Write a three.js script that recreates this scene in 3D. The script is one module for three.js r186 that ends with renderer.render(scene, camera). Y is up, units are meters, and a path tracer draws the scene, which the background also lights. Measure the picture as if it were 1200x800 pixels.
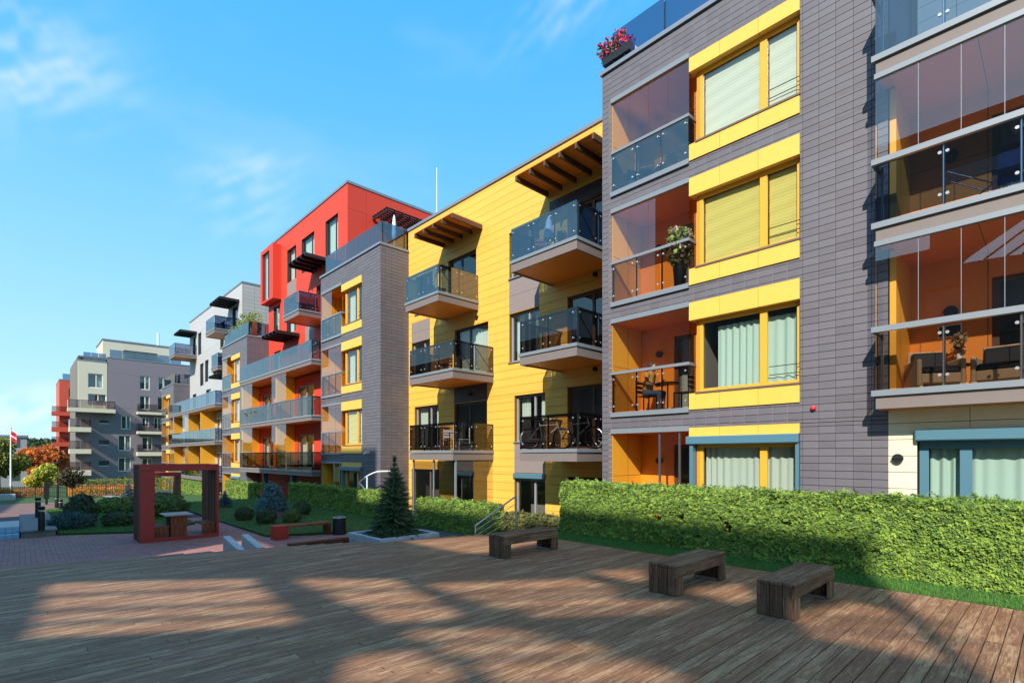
import * as THREE from 'three';
import { mergeGeometries } from 'three/addons/utils/BufferGeometryUtils.js';
import { MarchingCubes } from 'three/addons/objects/MarchingCubes.js';

// ------------------------------------------------------------------ camera, sky, sun, exposure
const scene = new THREE.Scene();
const FOC = 612, HOR = 534, EYE = 2.0, YAW = Math.atan(612 / 580);
const SY = Math.sin(YAW), CY = Math.cos(YAW);
const camera = new THREE.PerspectiveCamera(2 * Math.atan(400 / FOC) * 180 / Math.PI, 1.5, 0.1, 4000);
camera.position.set(0, EYE, 0);
camera.lookAt(-SY, EYE, -CY);
camera.setViewOffset(1200, 800, 0, -(HOR - 400), 1200, 800);
camera.updateProjectionMatrix();
scene.add(camera);

const renderer = new THREE.WebGLRenderer();
renderer.toneMapping = THREE.LinearToneMapping;
renderer.toneMappingExposure = 1.62;
renderer.shadowMap.enabled = true;

const SUN = new THREE.Vector3(0.43, 0.78, 1).normalize();
const sun = new THREE.DirectionalLight(new THREE.Color(1.0, 0.93, 0.82), 4.25);
sun.position.copy(SUN).multiplyScalar(120);
sun.target.position.set(0, 0, 0);
sun.castShadow = true;
sun.shadow.mapSize.set(2048, 2048);
Object.assign(sun.shadow.camera, { left: -90, right: 60, top: 70, bottom: -60, near: 1, far: 400 });
scene.add(sun, sun.target);

// a pixel of the photograph (1200 x 800) as a ray, and where it meets a plane
function ray(px, py) {
  const u = (px - 600) / FOC, v = (HOR - py) / FOC;
  return [-SY + CY * u, v, -CY - SY * u];
}
function onY(px, py, y) { const r = ray(px, py), t = (y - EYE) / r[1]; return [r[0] * t, y, r[2] * t]; }
function onX(px, py, x) { const r = ray(px, py), t = x / r[0]; return [x, EYE + r[1] * t, r[2] * t]; }
function onZ(px, py, z) { const r = ray(px, py), t = z / r[2]; return [r[0] * t, EYE + r[1] * t, z]; }
function atD(px, py, d) { const r = ray(px, py); return [r[0] * d, EYE + r[1] * d, r[2] * d]; }

// ------------------------------------------------------------------ random numbers and noise
function rng(seed) {
  let a = seed >>> 0;
  return () => { a = (a + 0x6D2B79F5) >>> 0; let t = Math.imul(a ^ (a >>> 15), 1 | a); t = (t + Math.imul(t ^ (t >>> 7), 61 | t)) ^ t; return ((t ^ (t >>> 14)) >>> 0) / 4294967296; };
}
const R0 = rng(7);
function hash2(x, y, s) { let h = Math.imul(x, 374761393) + Math.imul(y, 668265263) + Math.imul(s, 1442695041); h = Math.imul(h ^ (h >>> 13), 1274126177); return ((h ^ (h >>> 16)) >>> 0) / 4294967296; }
function vnoise(x, y, px, py, s) {          // value noise, tiling with periods px, py
  const xi = Math.floor(x), yi = Math.floor(y), fx = x - xi, fy = y - yi;
  const w = (t) => t * t * (3 - 2 * t), m = (a, n) => ((a % n) + n) % n;
  const a = hash2(m(xi, px), m(yi, py), s), b = hash2(m(xi + 1, px), m(yi, py), s), c = hash2(m(xi, px), m(yi + 1, py), s), d = hash2(m(xi + 1, px), m(yi + 1, py), s);
  const u = w(fx), v = w(fy);
  return a + (b - a) * u + (c - a) * v + (a - b - c + d) * u * v;
}
function fbm(x, y, px, py, s, oct = 4) {
  let v = 0, a = 0.5, n = 0;
  for (let o = 0; o < oct; o++) { v += a * vnoise(x, y, px, py, s + o * 17); n += a; a *= 0.5; x *= 2; y *= 2; px *= 2; py *= 2; }
  return v / n;
}
const sm = (a, b, x) => { const t = Math.min(1, Math.max(0, (x - a) / (b - a))); return t * t * (3 - 2 * t); };
const lerp = (a, b, t) => a + (b - a) * t;

// ------------------------------------------------------------------ the sky: blue air with a few thin wisps
{
  const W = 1024, Hh = 512, data = new Float32Array(W * Hh * 4);
  const wisps = [[12, 60, 4.6, 3.2, 0.4], [75, 95, 4, 2.2, 0.25], [295, 235, 4, 2.6, 0.26], [285, 200, 4, 1.2, 0.26], [675, 5, 5, 1.6, 0.3], [20, 490, 6, 1.8, 0.5], [60, 468, 5, 1.0, 0.35], [620, 40, 4, 1.5, 0.1]]
    .map(([px, py, wa, we, k]) => { const r = ray(px, py), l = Math.hypot(...r); return { az: Math.atan2(r[2], r[0]), el: Math.asin(r[1] / l), wa: wa * Math.PI / 180, we: we * Math.PI / 180, k }; });
  const rr = rng(31);
  for (let i = 0; i < 34; i++) wisps.push({ az: (rr() * 2 - 1) * Math.PI, el: 0.08 + rr() * 0.9, wa: 0.05 + rr() * 0.12, we: 0.015 + rr() * 0.05, k: 0.12 + rr() * 0.6, far: true });
  const camAz = Math.atan2(-CY, -SY);
  for (let j = 0; j < Hh; j++) {
    const el = ((j + 0.5) / Hh - 0.5) * Math.PI;
    for (let i = 0; i < W; i++) {
      const az = ((i + 0.5) / W - 0.5) * 2 * Math.PI;     // equirect of three.js: u = atan2(z, x) / 2pi + 0.5
      const e = Math.max(0, el), s = Math.sin(e);
      const t = Math.pow(s, 0.62);
      let r = lerp(0.40, 0.052, sm(0, 0.85, t)), g = lerp(0.63, 0.28, sm(0, 0.97, t)), b = lerp(0.73, 0.62, sm(0.05, 1.0, t));
      const dx = Math.cos(el) * Math.cos(az), dy = Math.sin(el), dz = Math.cos(el) * Math.sin(az);
      const ca = Math.max(0, dx * SUN.x + dy * SUN.y + dz * SUN.z), glow = 0.35 * Math.pow(ca, 6) + 0.6 * Math.pow(ca, 60);
      r += glow; g += glow * 0.96; b += glow * 0.86;
      let c = 0;
      for (const w of wisps) {
        let da = az - w.az; da = Math.atan2(Math.sin(da), Math.cos(da));
        if (w.far) { let dc = w.az - camAz; dc = Math.atan2(Math.sin(dc), Math.cos(dc)); if (Math.abs(dc) < 0.85) continue; }
        const de = el - w.el - da * 0.25, q = (da / w.wa) ** 2 + (de / w.we) ** 2;
        if (q > 5) continue;
        const n = fbm(az * 10 + el * 22, el * 95 - az * 60, 4096, 4096, 5, 5);
        c += w.k * Math.exp(-q * 0.8) * sm(0.30, 0.85, n);
      }
      c += 0.06 * sm(0.52, 0.8, fbm(az * 4 + el * 3, el * 12, 4096, 4096, 77, 5)) * sm(0.02, 0.25, el);
      c = Math.min(0.8, c);
      r = lerp(r, 0.66, c); g = lerp(g, 0.70, c); b = lerp(b, 0.74, c);
      if (el < 0) { const k = sm(0, -0.25, el); r = lerp(r, 0.11, k); g = lerp(g, 0.11, k); b = lerp(b, 0.10, k); }
      const o = (j * W + i) * 4;
      data[o] = r; data[o + 1] = g; data[o + 2] = b; data[o + 3] = 1;
    }
  }
  const t = new THREE.DataTexture(data, W, Hh, THREE.RGBAFormat, THREE.FloatType);
  t.mapping = THREE.EquirectangularReflectionMapping; t.magFilter = THREE.LinearFilter; t.minFilter = THREE.LinearFilter; t.wrapS = THREE.RepeatWrapping; t.needsUpdate = true;
  scene.background = t; scene.environment = t;
}

// ------------------------------------------------------------------ textures
function tex(w, h, fn, color = true) {
  const d = new Uint8Array(w * h * 4);
  for (let j = 0; j < h; j++) for (let i = 0; i < w; i++) {
    const c = fn(i / w, j / h), o = (j * w + i) * 4;
    for (let k = 0; k < 3; k++) d[o + k] = Math.max(0, Math.min(255, Math.round((Array.isArray(c) ? c[k] : c) * 255)));
    d[o + 3] = 255;
  }
  const t = new THREE.DataTexture(d, w, h, THREE.RGBAFormat);
  t.wrapS = t.wrapT = THREE.RepeatWrapping; t.magFilter = THREE.LinearFilter; t.minFilter = THREE.LinearMipmapLinearFilter; t.generateMipmaps = true;
  if (color) t.colorSpace = THREE.SRGBColorSpace;
  t.needsUpdate = true;
  return t;
}
const rep = (t, x, y) => { const c = t.clone(); c.repeat.set(x, y); c.needsUpdate = true; return c; };
// weathered wood, grain along v; tiles over 1 m x 4 m
function woodTex(seed, a, b, c, worn) {
  return tex(256, 1024, (u, v) => {
    const g = fbm(u * 48, v * 10, 48, 10, seed, 4), g2 = fbm(u * 120, v * 24, 120, 24, seed + 5, 3), big = fbm(u * 7, v * 6, 7, 6, seed + 9, 3);
    const speck = sm(0.66, 0.8, fbm(u * 40, v * 60, 40, 60, seed + 3, 2)), kn = sm(0.93, 0.97, vnoise(u * 26, v * 70, 26, 70, seed + 21));
    let t = Math.min(1, Math.max(0, (g - 0.3) * 1.6 * 0.7 + (g2 - 0.35) * 0.7));
    let col = [0, 1, 2].map((k) => lerp(a[k], b[k], t));
    const w = worn * sm(0.45, 0.75, big * 0.6 + g2 * 0.45);
    col = col.map((q, k) => lerp(q, c[k], Math.min(0.85, w + speck * worn * 0.5)));
    return col.map((q) => q * (1 - 0.45 * kn));
  });
}
const deckTex = woodTex(11, [0.425, 0.29, 0.20], [0.55, 0.41, 0.295], [0.71, 0.605, 0.465], 0.5);
const deckBump = tex(256, 1024, (u, v) => 0.5 * fbm(u * 60, v * 12, 60, 12, 11, 4) + 0.5 * vnoise(u * 22, v * 2, 22, 2, 3), false);
const benchTex = woodTex(23, [0.21, 0.145, 0.10], [0.40, 0.295, 0.215], [0.52, 0.43, 0.34], 0.35);
const warmWoodTex = woodTex(41, [0.40, 0.18, 0.08], [0.70, 0.38, 0.18], [0.70, 0.45, 0.28], 0.25);
const mottle = tex(256, 256, (u, v) => { const n = 0.955 + 0.04 * fbm(u * 12, v * 12, 12, 12, 3, 5) + 0.03 * (fbm(u * 80, v * 80, 80, 80, 9, 2) - 0.5); return [n, n, n]; });
const fineBump = tex(256, 256, (u, v) => fbm(u * 64, v * 64, 64, 64, 19, 3), false);
const grassTex = tex(512, 512, (u, v) => {
  const n = fbm(u * 90, v * 90, 90, 90, 4, 3), m = fbm(u * 10, v * 10, 10, 10, 8, 4);
  return [lerp(0.14, 0.34, n * 0.6 + m * 0.4), lerp(0.30, 0.50, n), lerp(0.07, 0.13, m)];
});
const soilTex = tex(256, 256, (u, v) => { const n = fbm(u * 40, v * 40, 40, 40, 6, 4); return [lerp(0.16, 0.34, n), lerp(0.11, 0.24, n), lerp(0.08, 0.17, n)]; });
const concTex = tex(256, 256, (u, v) => { const n = 0.78 + 0.16 * fbm(u * 10, v * 10, 10, 10, 14, 5) + 0.10 * (fbm(u * 90, v * 90, 90, 90, 15, 2) - 0.5); return [n, n, n * 0.99]; });

// ------------------------------------------------------------------ materials (colours linear)
const L = (r, g, b) => new THREE.Color().setRGB(r, g, b);
function std(c, rough = 0.7, o = {}) { return new THREE.MeshStandardMaterial({ color: Array.isArray(c) ? L(...c) : c, roughness: rough, ...o }); }
const mot = rep(mottle, 0.8, 0.8), fb = rep(fineBump, 3, 3);
const wallM = (c, rough = 0.6) => std(c, rough, { map: mot, bumpMap: fb, bumpScale: 0.0006 });
const shades = (c, n, amp, rough, seed = 1) => { const r = rng(seed); return Array.from({ length: n }, () => { const k = 1 + (r() - 0.5) * amp; return wallM([c[0] * k * (1 + (r() - 0.5) * amp * 0.25), c[1] * k, c[2] * k * (1 + (r() - 0.5) * amp * 0.25)], rough); }); };
const M = {
  greyTiles: shades([0.138, 0.127, 0.146], 9, 0.2, 0.5, 3),
  yellowPlanks: shades([0.82, 0.445, 0.068], 6, 0.1, 0.55, 5),
  yellowPanel: shades([0.83, 0.49, 0.08], 3, 0.05, 0.5, 6),
  redPanels: shades([0.66, 0.048, 0.019], 4, 0.08, 0.65, 7),
  whitePanels: shades([0.44, 0.43, 0.43], 4, 0.05, 0.6, 8),
  creamTiles: shades([0.74, 0.68, 0.50], 4, 0.05, 0.6, 9),
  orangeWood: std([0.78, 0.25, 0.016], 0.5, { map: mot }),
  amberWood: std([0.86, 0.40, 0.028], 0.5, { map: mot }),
  soffit: std([0.80, 0.235, 0.015], 0.45, { map: mot }),
  balconyFloor: std([0.42, 0.31, 0.19], 0.8, { map: mot }),
  joint: std([0.035, 0.03, 0.033], 0.8),
  jointLight: std([0.27, 0.25, 0.28], 0.7),
  yellowBack: std([0.20, 0.11, 0.02], 0.8),
  core: std([0.10, 0.09, 0.085], 0.9),
  room: std([0.16, 0.145, 0.13], 0.9),
  trim: std([0.23, 0.26, 0.29], 0.42, { metalness: 0.25 }),
  fascia: wallM([0.19, 0.155, 0.145], 0.6),
  greyPanel: wallM([0.25, 0.205, 0.195], 0.6),
  darkPanel: wallM([0.05, 0.048, 0.056], 0.5),
  coping: std([0.22, 0.25, 0.30], 0.45, { metalness: 0.3 }),
  darkMetal: std([0.022, 0.023, 0.026], 0.42, { metalness: 0.3 }),
  steel: std([0.62, 0.63, 0.64], 0.28, { metalness: 0.95 }),
  clamp: std([0.75, 0.76, 0.77], 0.25, { metalness: 0.7 }),
  woodFrame: std([0.78, 0.36, 0.03], 0.45),
  brownFrame: std([0.10, 0.05, 0.028], 0.45),
  darkFrame: std([0.035, 0.032, 0.034], 0.4),
  greyFrame: std([0.26, 0.26, 0.28], 0.45),
  whiteFrame: std([0.72, 0.72, 0.70], 0.5),
  blueMetal: std([0.085, 0.20, 0.27], 0.4, { metalness: 0.15 }),
  sill: std([0.16, 0.115, 0.09], 0.45, { metalness: 0.2 }),
  navy: wallM([0.055, 0.06, 0.10], 0.55),
  curtain: std([0.38, 0.50, 0.44], 0.95, { side: THREE.DoubleSide }),
  curtainB: std([0.42, 0.47, 0.41], 0.95, { side: THREE.DoubleSide }),
  blind: std([0.52, 0.54, 0.43], 0.9, { side: THREE.DoubleSide }),
  blindY: std([0.56, 0.47, 0.13], 0.9, { side: THREE.DoubleSide }),
  roofDark: std([0.12, 0.12, 0.13], 0.9),
  concrete: std([0.62, 0.63, 0.65], 0.8, { map: rep(concTex, 1.2, 1.2), bumpMap: fb, bumpScale: 0.002 }),
  greyStone: std([0.26, 0.25, 0.24], 0.85, { map: rep(concTex, 1, 1), bumpMap: fb, bumpScale: 0.002 }),
  redSteel: std([0.40, 0.032, 0.02], 0.5, { map: mot }),
  warmWood: std([1, 1, 1], 0.7, { map: rep(warmWoodTex, 1.6, 0.5), bumpMap: rep(deckBump, 1.6, 0.5), bumpScale: 0.002 }),
  darkWood: std([0.5, 0.4, 0.36], 0.75, { map: rep(warmWoodTex, 1.6, 0.5) }),
  greyTop: std([0.28, 0.29, 0.32], 0.35),
  white: std([0.78, 0.78, 0.78], 0.5),
  black: std([0.015, 0.015, 0.017], 0.6),
  red: std([0.55, 0.03, 0.03], 0.5),
  bark: std([0.12, 0.085, 0.06], 0.95, { bumpMap: rep(fineBump, 2, 1), bumpScale: 0.01 }),
  soil: std([1, 1, 1], 0.95, { map: rep(soilTex, 1, 1), bumpMap: fb, bumpScale: 0.01 }),
  grassGround: std([0.55, 0.6, 0.5], 0.95, { map: rep(grassTex, 0.6, 0.6) }),
};
const glass = (c, ior = 1.5, o = {}) => new THREE.MeshPhysicalMaterial({ color: L(...c), roughness: 0.0, metalness: 0, transmission: 1, thickness: 0, ior, side: THREE.DoubleSide, ...o });
M.clear = glass([0.97, 0.97, 0.985], 2.25);
M.pane = glass([0.90, 0.94, 0.92], 1.9);
M.smoke = glass([0.46, 0.42, 0.40], 1.62);
M.smokeDark = glass([0.24, 0.21, 0.20], 1.62);
M.smokeSkyTint = glass([0.10, 0.17, 0.31], 2.4);  // blue tint stands in for sky mirrored in the upper balustrades
M.farPane = std([0.045, 0.065, 0.075], 0.04, { metalness: 0.0 });
M.deck = Array.from({ length: 7 }, (_, i) => { const k = 1.08 + 0.12 * hash2(i, 3, 9); return std([k, k * (0.95 + 0.07 * hash2(i, 5, 2)), k * (0.92 + 0.1 * hash2(i, 1, 4))], 0.72, { map: rep(deckTex, 1, 0.25), bumpMap: rep(deckBump, 1, 0.25), bumpScale: 0.004 }); });
M.bench = Array.from({ length: 3 }, (_, i) => { const k = 1.5 + 0.35 * i; return std([k, k, k], 0.75, { map: rep(benchTex, 1.3, 0.35), bumpMap: rep(deckBump, 1.3, 0.35), bumpScale: 0.004 }); });

// ------------------------------------------------------------------ scene-graph helpers
const OFF = new WeakMap(), taken = new Map();
function numbered(n) { const k = taken.get(n) ?? 0; taken.set(n, k + 1); return k ? n + '_' + String(k).padStart(3, '0') : n; }
function off(p) { return OFF.get(p) ?? [0, 0, 0]; }
function tag(o, label, category, group) { if (label) o.userData.label = label; if (category) o.userData.category = category; if (group) o.userData.group = group; return o; }
function thing(name, label, category, pos = [0, 0, 0], group) {
  const o = new THREE.Group(); o.name = numbered(name); o.position.set(...pos); OFF.set(o, pos); scene.add(o); return tag(o, label, category, group);
}
function structure(name, pos = [0, 0, 0]) { const o = new THREE.Group(); o.name = numbered(name); o.position.set(...pos); OFF.set(o, pos); o.userData.kind = 'structure'; scene.add(o); return o; }
function part(name, parent, pos) { const o = new THREE.Group(); o.name = name; const q = off(parent); o.position.set(pos[0] - q[0], pos[1] - q[1], pos[2] - q[2]); OFF.set(o, pos); parent.add(o); return o; }
function put(name, geo, mat, parent, pos = off(parent)) {
  const m = new THREE.Mesh(geo, mat), q = off(parent); m.name = parent === scene ? numbered(name) : name;
  m.position.set(pos[0] - q[0], pos[1] - q[1], pos[2] - q[2]); OFF.set(m, pos); parent.add(m); return m;
}
const cache = new Map();
// a box with uv in metres; grain (v) along z on tops, along y on fronts; vert: also along y on the x faces; alongX: v runs along x
function boxGeo(w, h, d, o = {}) {
  const key = [w.toFixed(4), h.toFixed(4), d.toFixed(4), o.c ?? 0, o.vert ? 1 : 0, o.alongX ? 1 : 0, o.uo ?? 0, o.vo ?? 0].join('|');
  if (cache.has(key)) return cache.get(key);
  const P = [], N = [], U = [], c = Math.min(o.c ?? 0, w * 0.3, h * 0.3, d * 0.3), hx = w / 2, hy = h / 2, hz = d / 2;
  const uv = (p, n) => {
    const ax = Math.abs(n[0]), ay = Math.abs(n[1]), az = Math.abs(n[2]); let u, v;
    if (ay >= ax && ay >= az) { u = p[0]; v = p[2]; if (o.alongX) [u, v] = [v, u]; }
    else if (ax >= az) { u = p[1]; v = p[2]; if (o.vert) [u, v] = [v, u]; }
    else { u = p[0]; v = p[1]; if (o.alongX) [u, v] = [v, u]; }
    return [u + (o.uo ?? 0), v + (o.vo ?? 0)];
  };
  const poly = (pts, n) => {
    const e1 = pts[1].map((q, k) => q - pts[0][k]), e2 = pts[2].map((q, k) => q - pts[0][k]);
    const cr = [e1[1] * e2[2] - e1[2] * e2[1], e1[2] * e2[0] - e1[0] * e2[2], e1[0] * e2[1] - e1[1] * e2[0]];
    if (cr[0] * n[0] + cr[1] * n[1] + cr[2] * n[2] < 0) pts = pts.slice().reverse();
    const l = Math.hypot(...n), nn = n.map((q) => q / l);
    for (let i = 1; i + 1 < pts.length; i++) for (const p of [pts[0], pts[i], pts[i + 1]]) { P.push(...p); N.push(...nn); U.push(...uv(p, nn)); }
  };
  const S = [-1, 1];
  for (const s of S) {
    poly([[s * hx, -hy + c, -hz + c], [s * hx, hy - c, -hz + c], [s * hx, hy - c, hz - c], [s * hx, -hy + c, hz - c]], [s, 0, 0]);
    poly([[-hx + c, s * hy, -hz + c], [hx - c, s * hy, -hz + c], [hx - c, s * hy, hz - c], [-hx + c, s * hy, hz - c]], [0, s, 0]);
    poly([[-hx + c, -hy + c, s * hz], [hx - c, -hy + c, s * hz], [hx - c, hy - c, s * hz], [-hx + c, hy - c, s * hz]], [0, 0, s]);
  }
  if (c > 0) {
    for (const a of S) for (const b of S) {
      poly([[a * hx, b * (hy - c), -hz + c], [a * (hx - c), b * hy, -hz + c], [a * (hx - c), b * hy, hz - c], [a * hx, b * (hy - c), hz - c]], [a, b, 0]);
      poly([[a * hx, -hy + c, b * (hz - c)], [a * (hx - c), -hy + c, b * hz], [a * (hx - c), hy - c, b * hz], [a * hx, hy - c, b * (hz - c)]], [a, 0, b]);
      poly([[-hx + c, a * hy, b * (hz - c)], [-hx + c, a * (hy - c), b * hz], [hx - c, a * (hy - c), b * hz], [hx - c, a * hy, b * (hz - c)]], [0, a, b]);
      for (const e of S) poly([[a * hx, b * (hy - c), e * (hz - c)], [a * (hx - c), b * hy, e * (hz - c)], [a * (hx - c), b * (hy - c), e * hz]], [a, b, e]);
    }
  }
  const g = new THREE.BufferGeometry();
  g.setAttribute('position', new THREE.Float32BufferAttribute(P, 3)); g.setAttribute('normal', new THREE.Float32BufferAttribute(N, 3)); g.setAttribute('uv', new THREE.Float32BufferAttribute(U, 2));
  cache.set(key, g);
  return g;
}
function paneGeo(w, h, d) {
  const key = 'pane' + [w.toFixed(4), h.toFixed(4), d.toFixed(4)].join('|');
  if (!cache.has(key)) { const a = Math.min(w, h, d); cache.set(key, a === d ? new THREE.PlaneGeometry(w, h) : a === w ? new THREE.PlaneGeometry(d, h).rotateY(Math.PI / 2) : new THREE.PlaneGeometry(w, d).rotateX(-Math.PI / 2)); }
  return cache.get(key);
}
function bx(name, mat, parent, x0, x1, y0, y1, z0, z1, o) { if (mat.transmission === 1) return put(name, paneGeo(x1 - x0, y1 - y0, z1 - z0), mat, parent, [(x0 + x1) / 2, (y0 + y1) / 2, (z0 + z1) / 2]); return put(name, boxGeo(x1 - x0, y1 - y0, z1 - z0, o), mat, parent, [(x0 + x1) / 2, (y0 + y1) / 2, (z0 + z1) / 2]); }
const bg = (x0, x1, y0, y1, z0, z1, o) => boxGeo(x1 - x0, y1 - y0, z1 - z0, o).clone().translate((x0 + x1) / 2, (y0 + y1) / 2, (z0 + z1) / 2);
const plain = (g) => { const n = g.index ? g.toNonIndexed() : g; for (const k of Object.keys(n.attributes)) if (!['position', 'normal', 'uv'].includes(k)) n.deleteAttribute(k); return n; };
// several world-space geometries or boxes [x0,x1,y0,y1,z0,z1] as one mesh
function merged(name, mat, parent, list) {
  if (!list.length) return null;
  const q = off(parent), g = mergeGeometries(list.map((b) => plain(Array.isArray(b) ? bg(...b) : b)));
  if (parent !== scene) g.translate(-q[0], -q[1], -q[2]);
  const m = new THREE.Mesh(g, mat); m.name = parent === scene ? numbered(name) : name; OFF.set(m, q); parent.add(m); return m;
}
function rod(a, b, r, seg = 8, r2 = r) {
  const A = new THREE.Vector3(...a), B = new THREE.Vector3(...b), d = B.clone().sub(A), g = new THREE.CylinderGeometry(r2, r, d.length(), seg, 1);
  g.applyQuaternion(new THREE.Quaternion().setFromUnitVectors(new THREE.Vector3(0, 1, 0), d.clone().normalize())); g.translate((a[0] + b[0]) / 2, (a[1] + b[1]) / 2, (a[2] + b[2]) / 2);
  return g;
}
const tube = (pts, r, seg = 24, rad = 6) => new THREE.TubeGeometry(new THREE.CatmullRomCurve3(pts.map((p) => new THREE.Vector3(...p))), seg, r, rad, false);
const ball = (p, r, sx = 1, sy = 1, sz = 1, n = 12) => new THREE.SphereGeometry(r, n, Math.round(n * 0.7)).scale(sx, sy, sz).translate(...p);
const lathe = (pts, p, seg = 20) => new THREE.LatheGeometry(pts.map(([a, b]) => new THREE.Vector2(a, b)), seg).translate(...p);

// cladding: rows and columns of separate pieces around openings. face 'z': u = x; face 'x': u = z
function cladPieces({ face = 'z', plane, thick, u0, u1, v0, v1, holes = [], row, col = 1e9, gap = 0.01, vgap = gap, stagger = 0 }) {
  const out = [];
  for (let a = v0, n = 0; a < v1 - 0.005; a += row, n++) {
    const b = Math.min(v1, a + row), br = [a, b];
    for (const h of holes) for (const e of [h[2], h[3]]) if (e > a + 0.012 && e < b - 0.012) br.push(e);
    br.sort((p, q) => p - q);
    for (let i = 0; i + 1 < br.length; i++) {
      const p = br[i], q = br[i + 1], mid = (p + q) / 2;
      let iv = [[u0, u1]];
      for (const h of holes) if (mid > h[2] && mid < h[3]) iv = iv.flatMap(([s, t]) => (h[1] <= s || h[0] >= t ? [[s, t]] : [[s, Math.max(s, h[0])], [Math.min(t, h[1]), t]])).filter(([s, t]) => t - s > 0.015);
      for (const [s, t] of iv) {
        let c = s; const k0 = u0 - stagger * (n % 2) * col;
        while (c < t - 0.004) {
          let e = Math.min(t, k0 + (Math.floor((c - k0) / col + 1e-6) + 1) * col); if (t - e < 0.04) e = t;
          const g = p === a ? gap : 0.002, y0 = p + g / 2, y1 = q - (q === b ? gap : 0.002) / 2, x0 = c + (c === s ? 0 : vgap / 2), x1 = e - (e === t ? 0 : vgap / 2);
          if (y1 - y0 > 0.012 && x1 - x0 > 0.012) out.push(face === 'z' ? [x0, x1, y0, y1, plane, plane + thick] : [plane, plane + thick, y0, y1, x0, x1]);
          c = e;
        }
      }
    }
  }
  return out;
}
// the largest pieces (as seen from where the photograph was taken) one by one, the others joined
function emit(name, restName, mats, parent, pieces, max = 300, seed = 3) {
  const r = rng(seed), area = (b) => { const cx = (b[0] + b[1]) / 2, cy = (b[2] + b[3]) / 2 - EYE, cz = (b[4] + b[5]) / 2, d = Math.hypot(cx, cy, cz); const w = b[1] - b[0], h = b[3] - b[2], l = b[5] - b[4]; const front = l < w ? w * Math.abs(cz) : l * Math.abs(cx); return front * h / d ** 3; };
  const s = pieces.map((b) => ({ b, a: area(b) })).sort((p, q) => q.a - p.a);
  s.slice(0, max).forEach(({ b }) => bx(name, mats[Math.floor(r() * mats.length)], parent, ...b));
  const rest = s.slice(max);
  if (rest.length) {
    const nb = Math.min(3, mats.length);
    for (let k = 0; k < nb; k++) { const l = rest.filter((_, i) => i % nb === k).map((q) => q.b); if (l.length) merged(restName, mats[k], parent, l).userData.kind = 'stuff'; }
  }
}
const wallPieces = (o) => cladPieces({ row: 1e6, gap: 0, thick: 0.25, ...o });

function each(name, mat, parent, list, o) { for (const b of list) bx(name, mat, parent, ...b, o); }
// a hanging curtain with folds, or a blind; world x0..x1, y0..y1 at z
function foldGeo(x0, x1, y0, y1, z, fold = 0.16, amp = 0.035, seed = 1) {
  const n = Math.max(8, Math.round((x1 - x0) / fold * 6)), g = new THREE.PlaneGeometry(x1 - x0, y1 - y0, n, 1), p = g.attributes.position, r = rng(seed), ph = r() * 6;
  for (let i = 0; i < p.count; i++) { const x = p.getX(i); p.setZ(i, amp * Math.sin(x / fold * 6.283 + ph + 2.2 * Math.sin(x * 2.3 + ph) + 0.9 * Math.sin(x * 6.1)) * (0.6 + 0.4 * Math.sin(x * 5 + ph * 2))); }
  g.computeVertexNormals(); g.translate((x0 + x1) / 2, (y0 + y1) / 2, z);
  return g;
}
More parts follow.
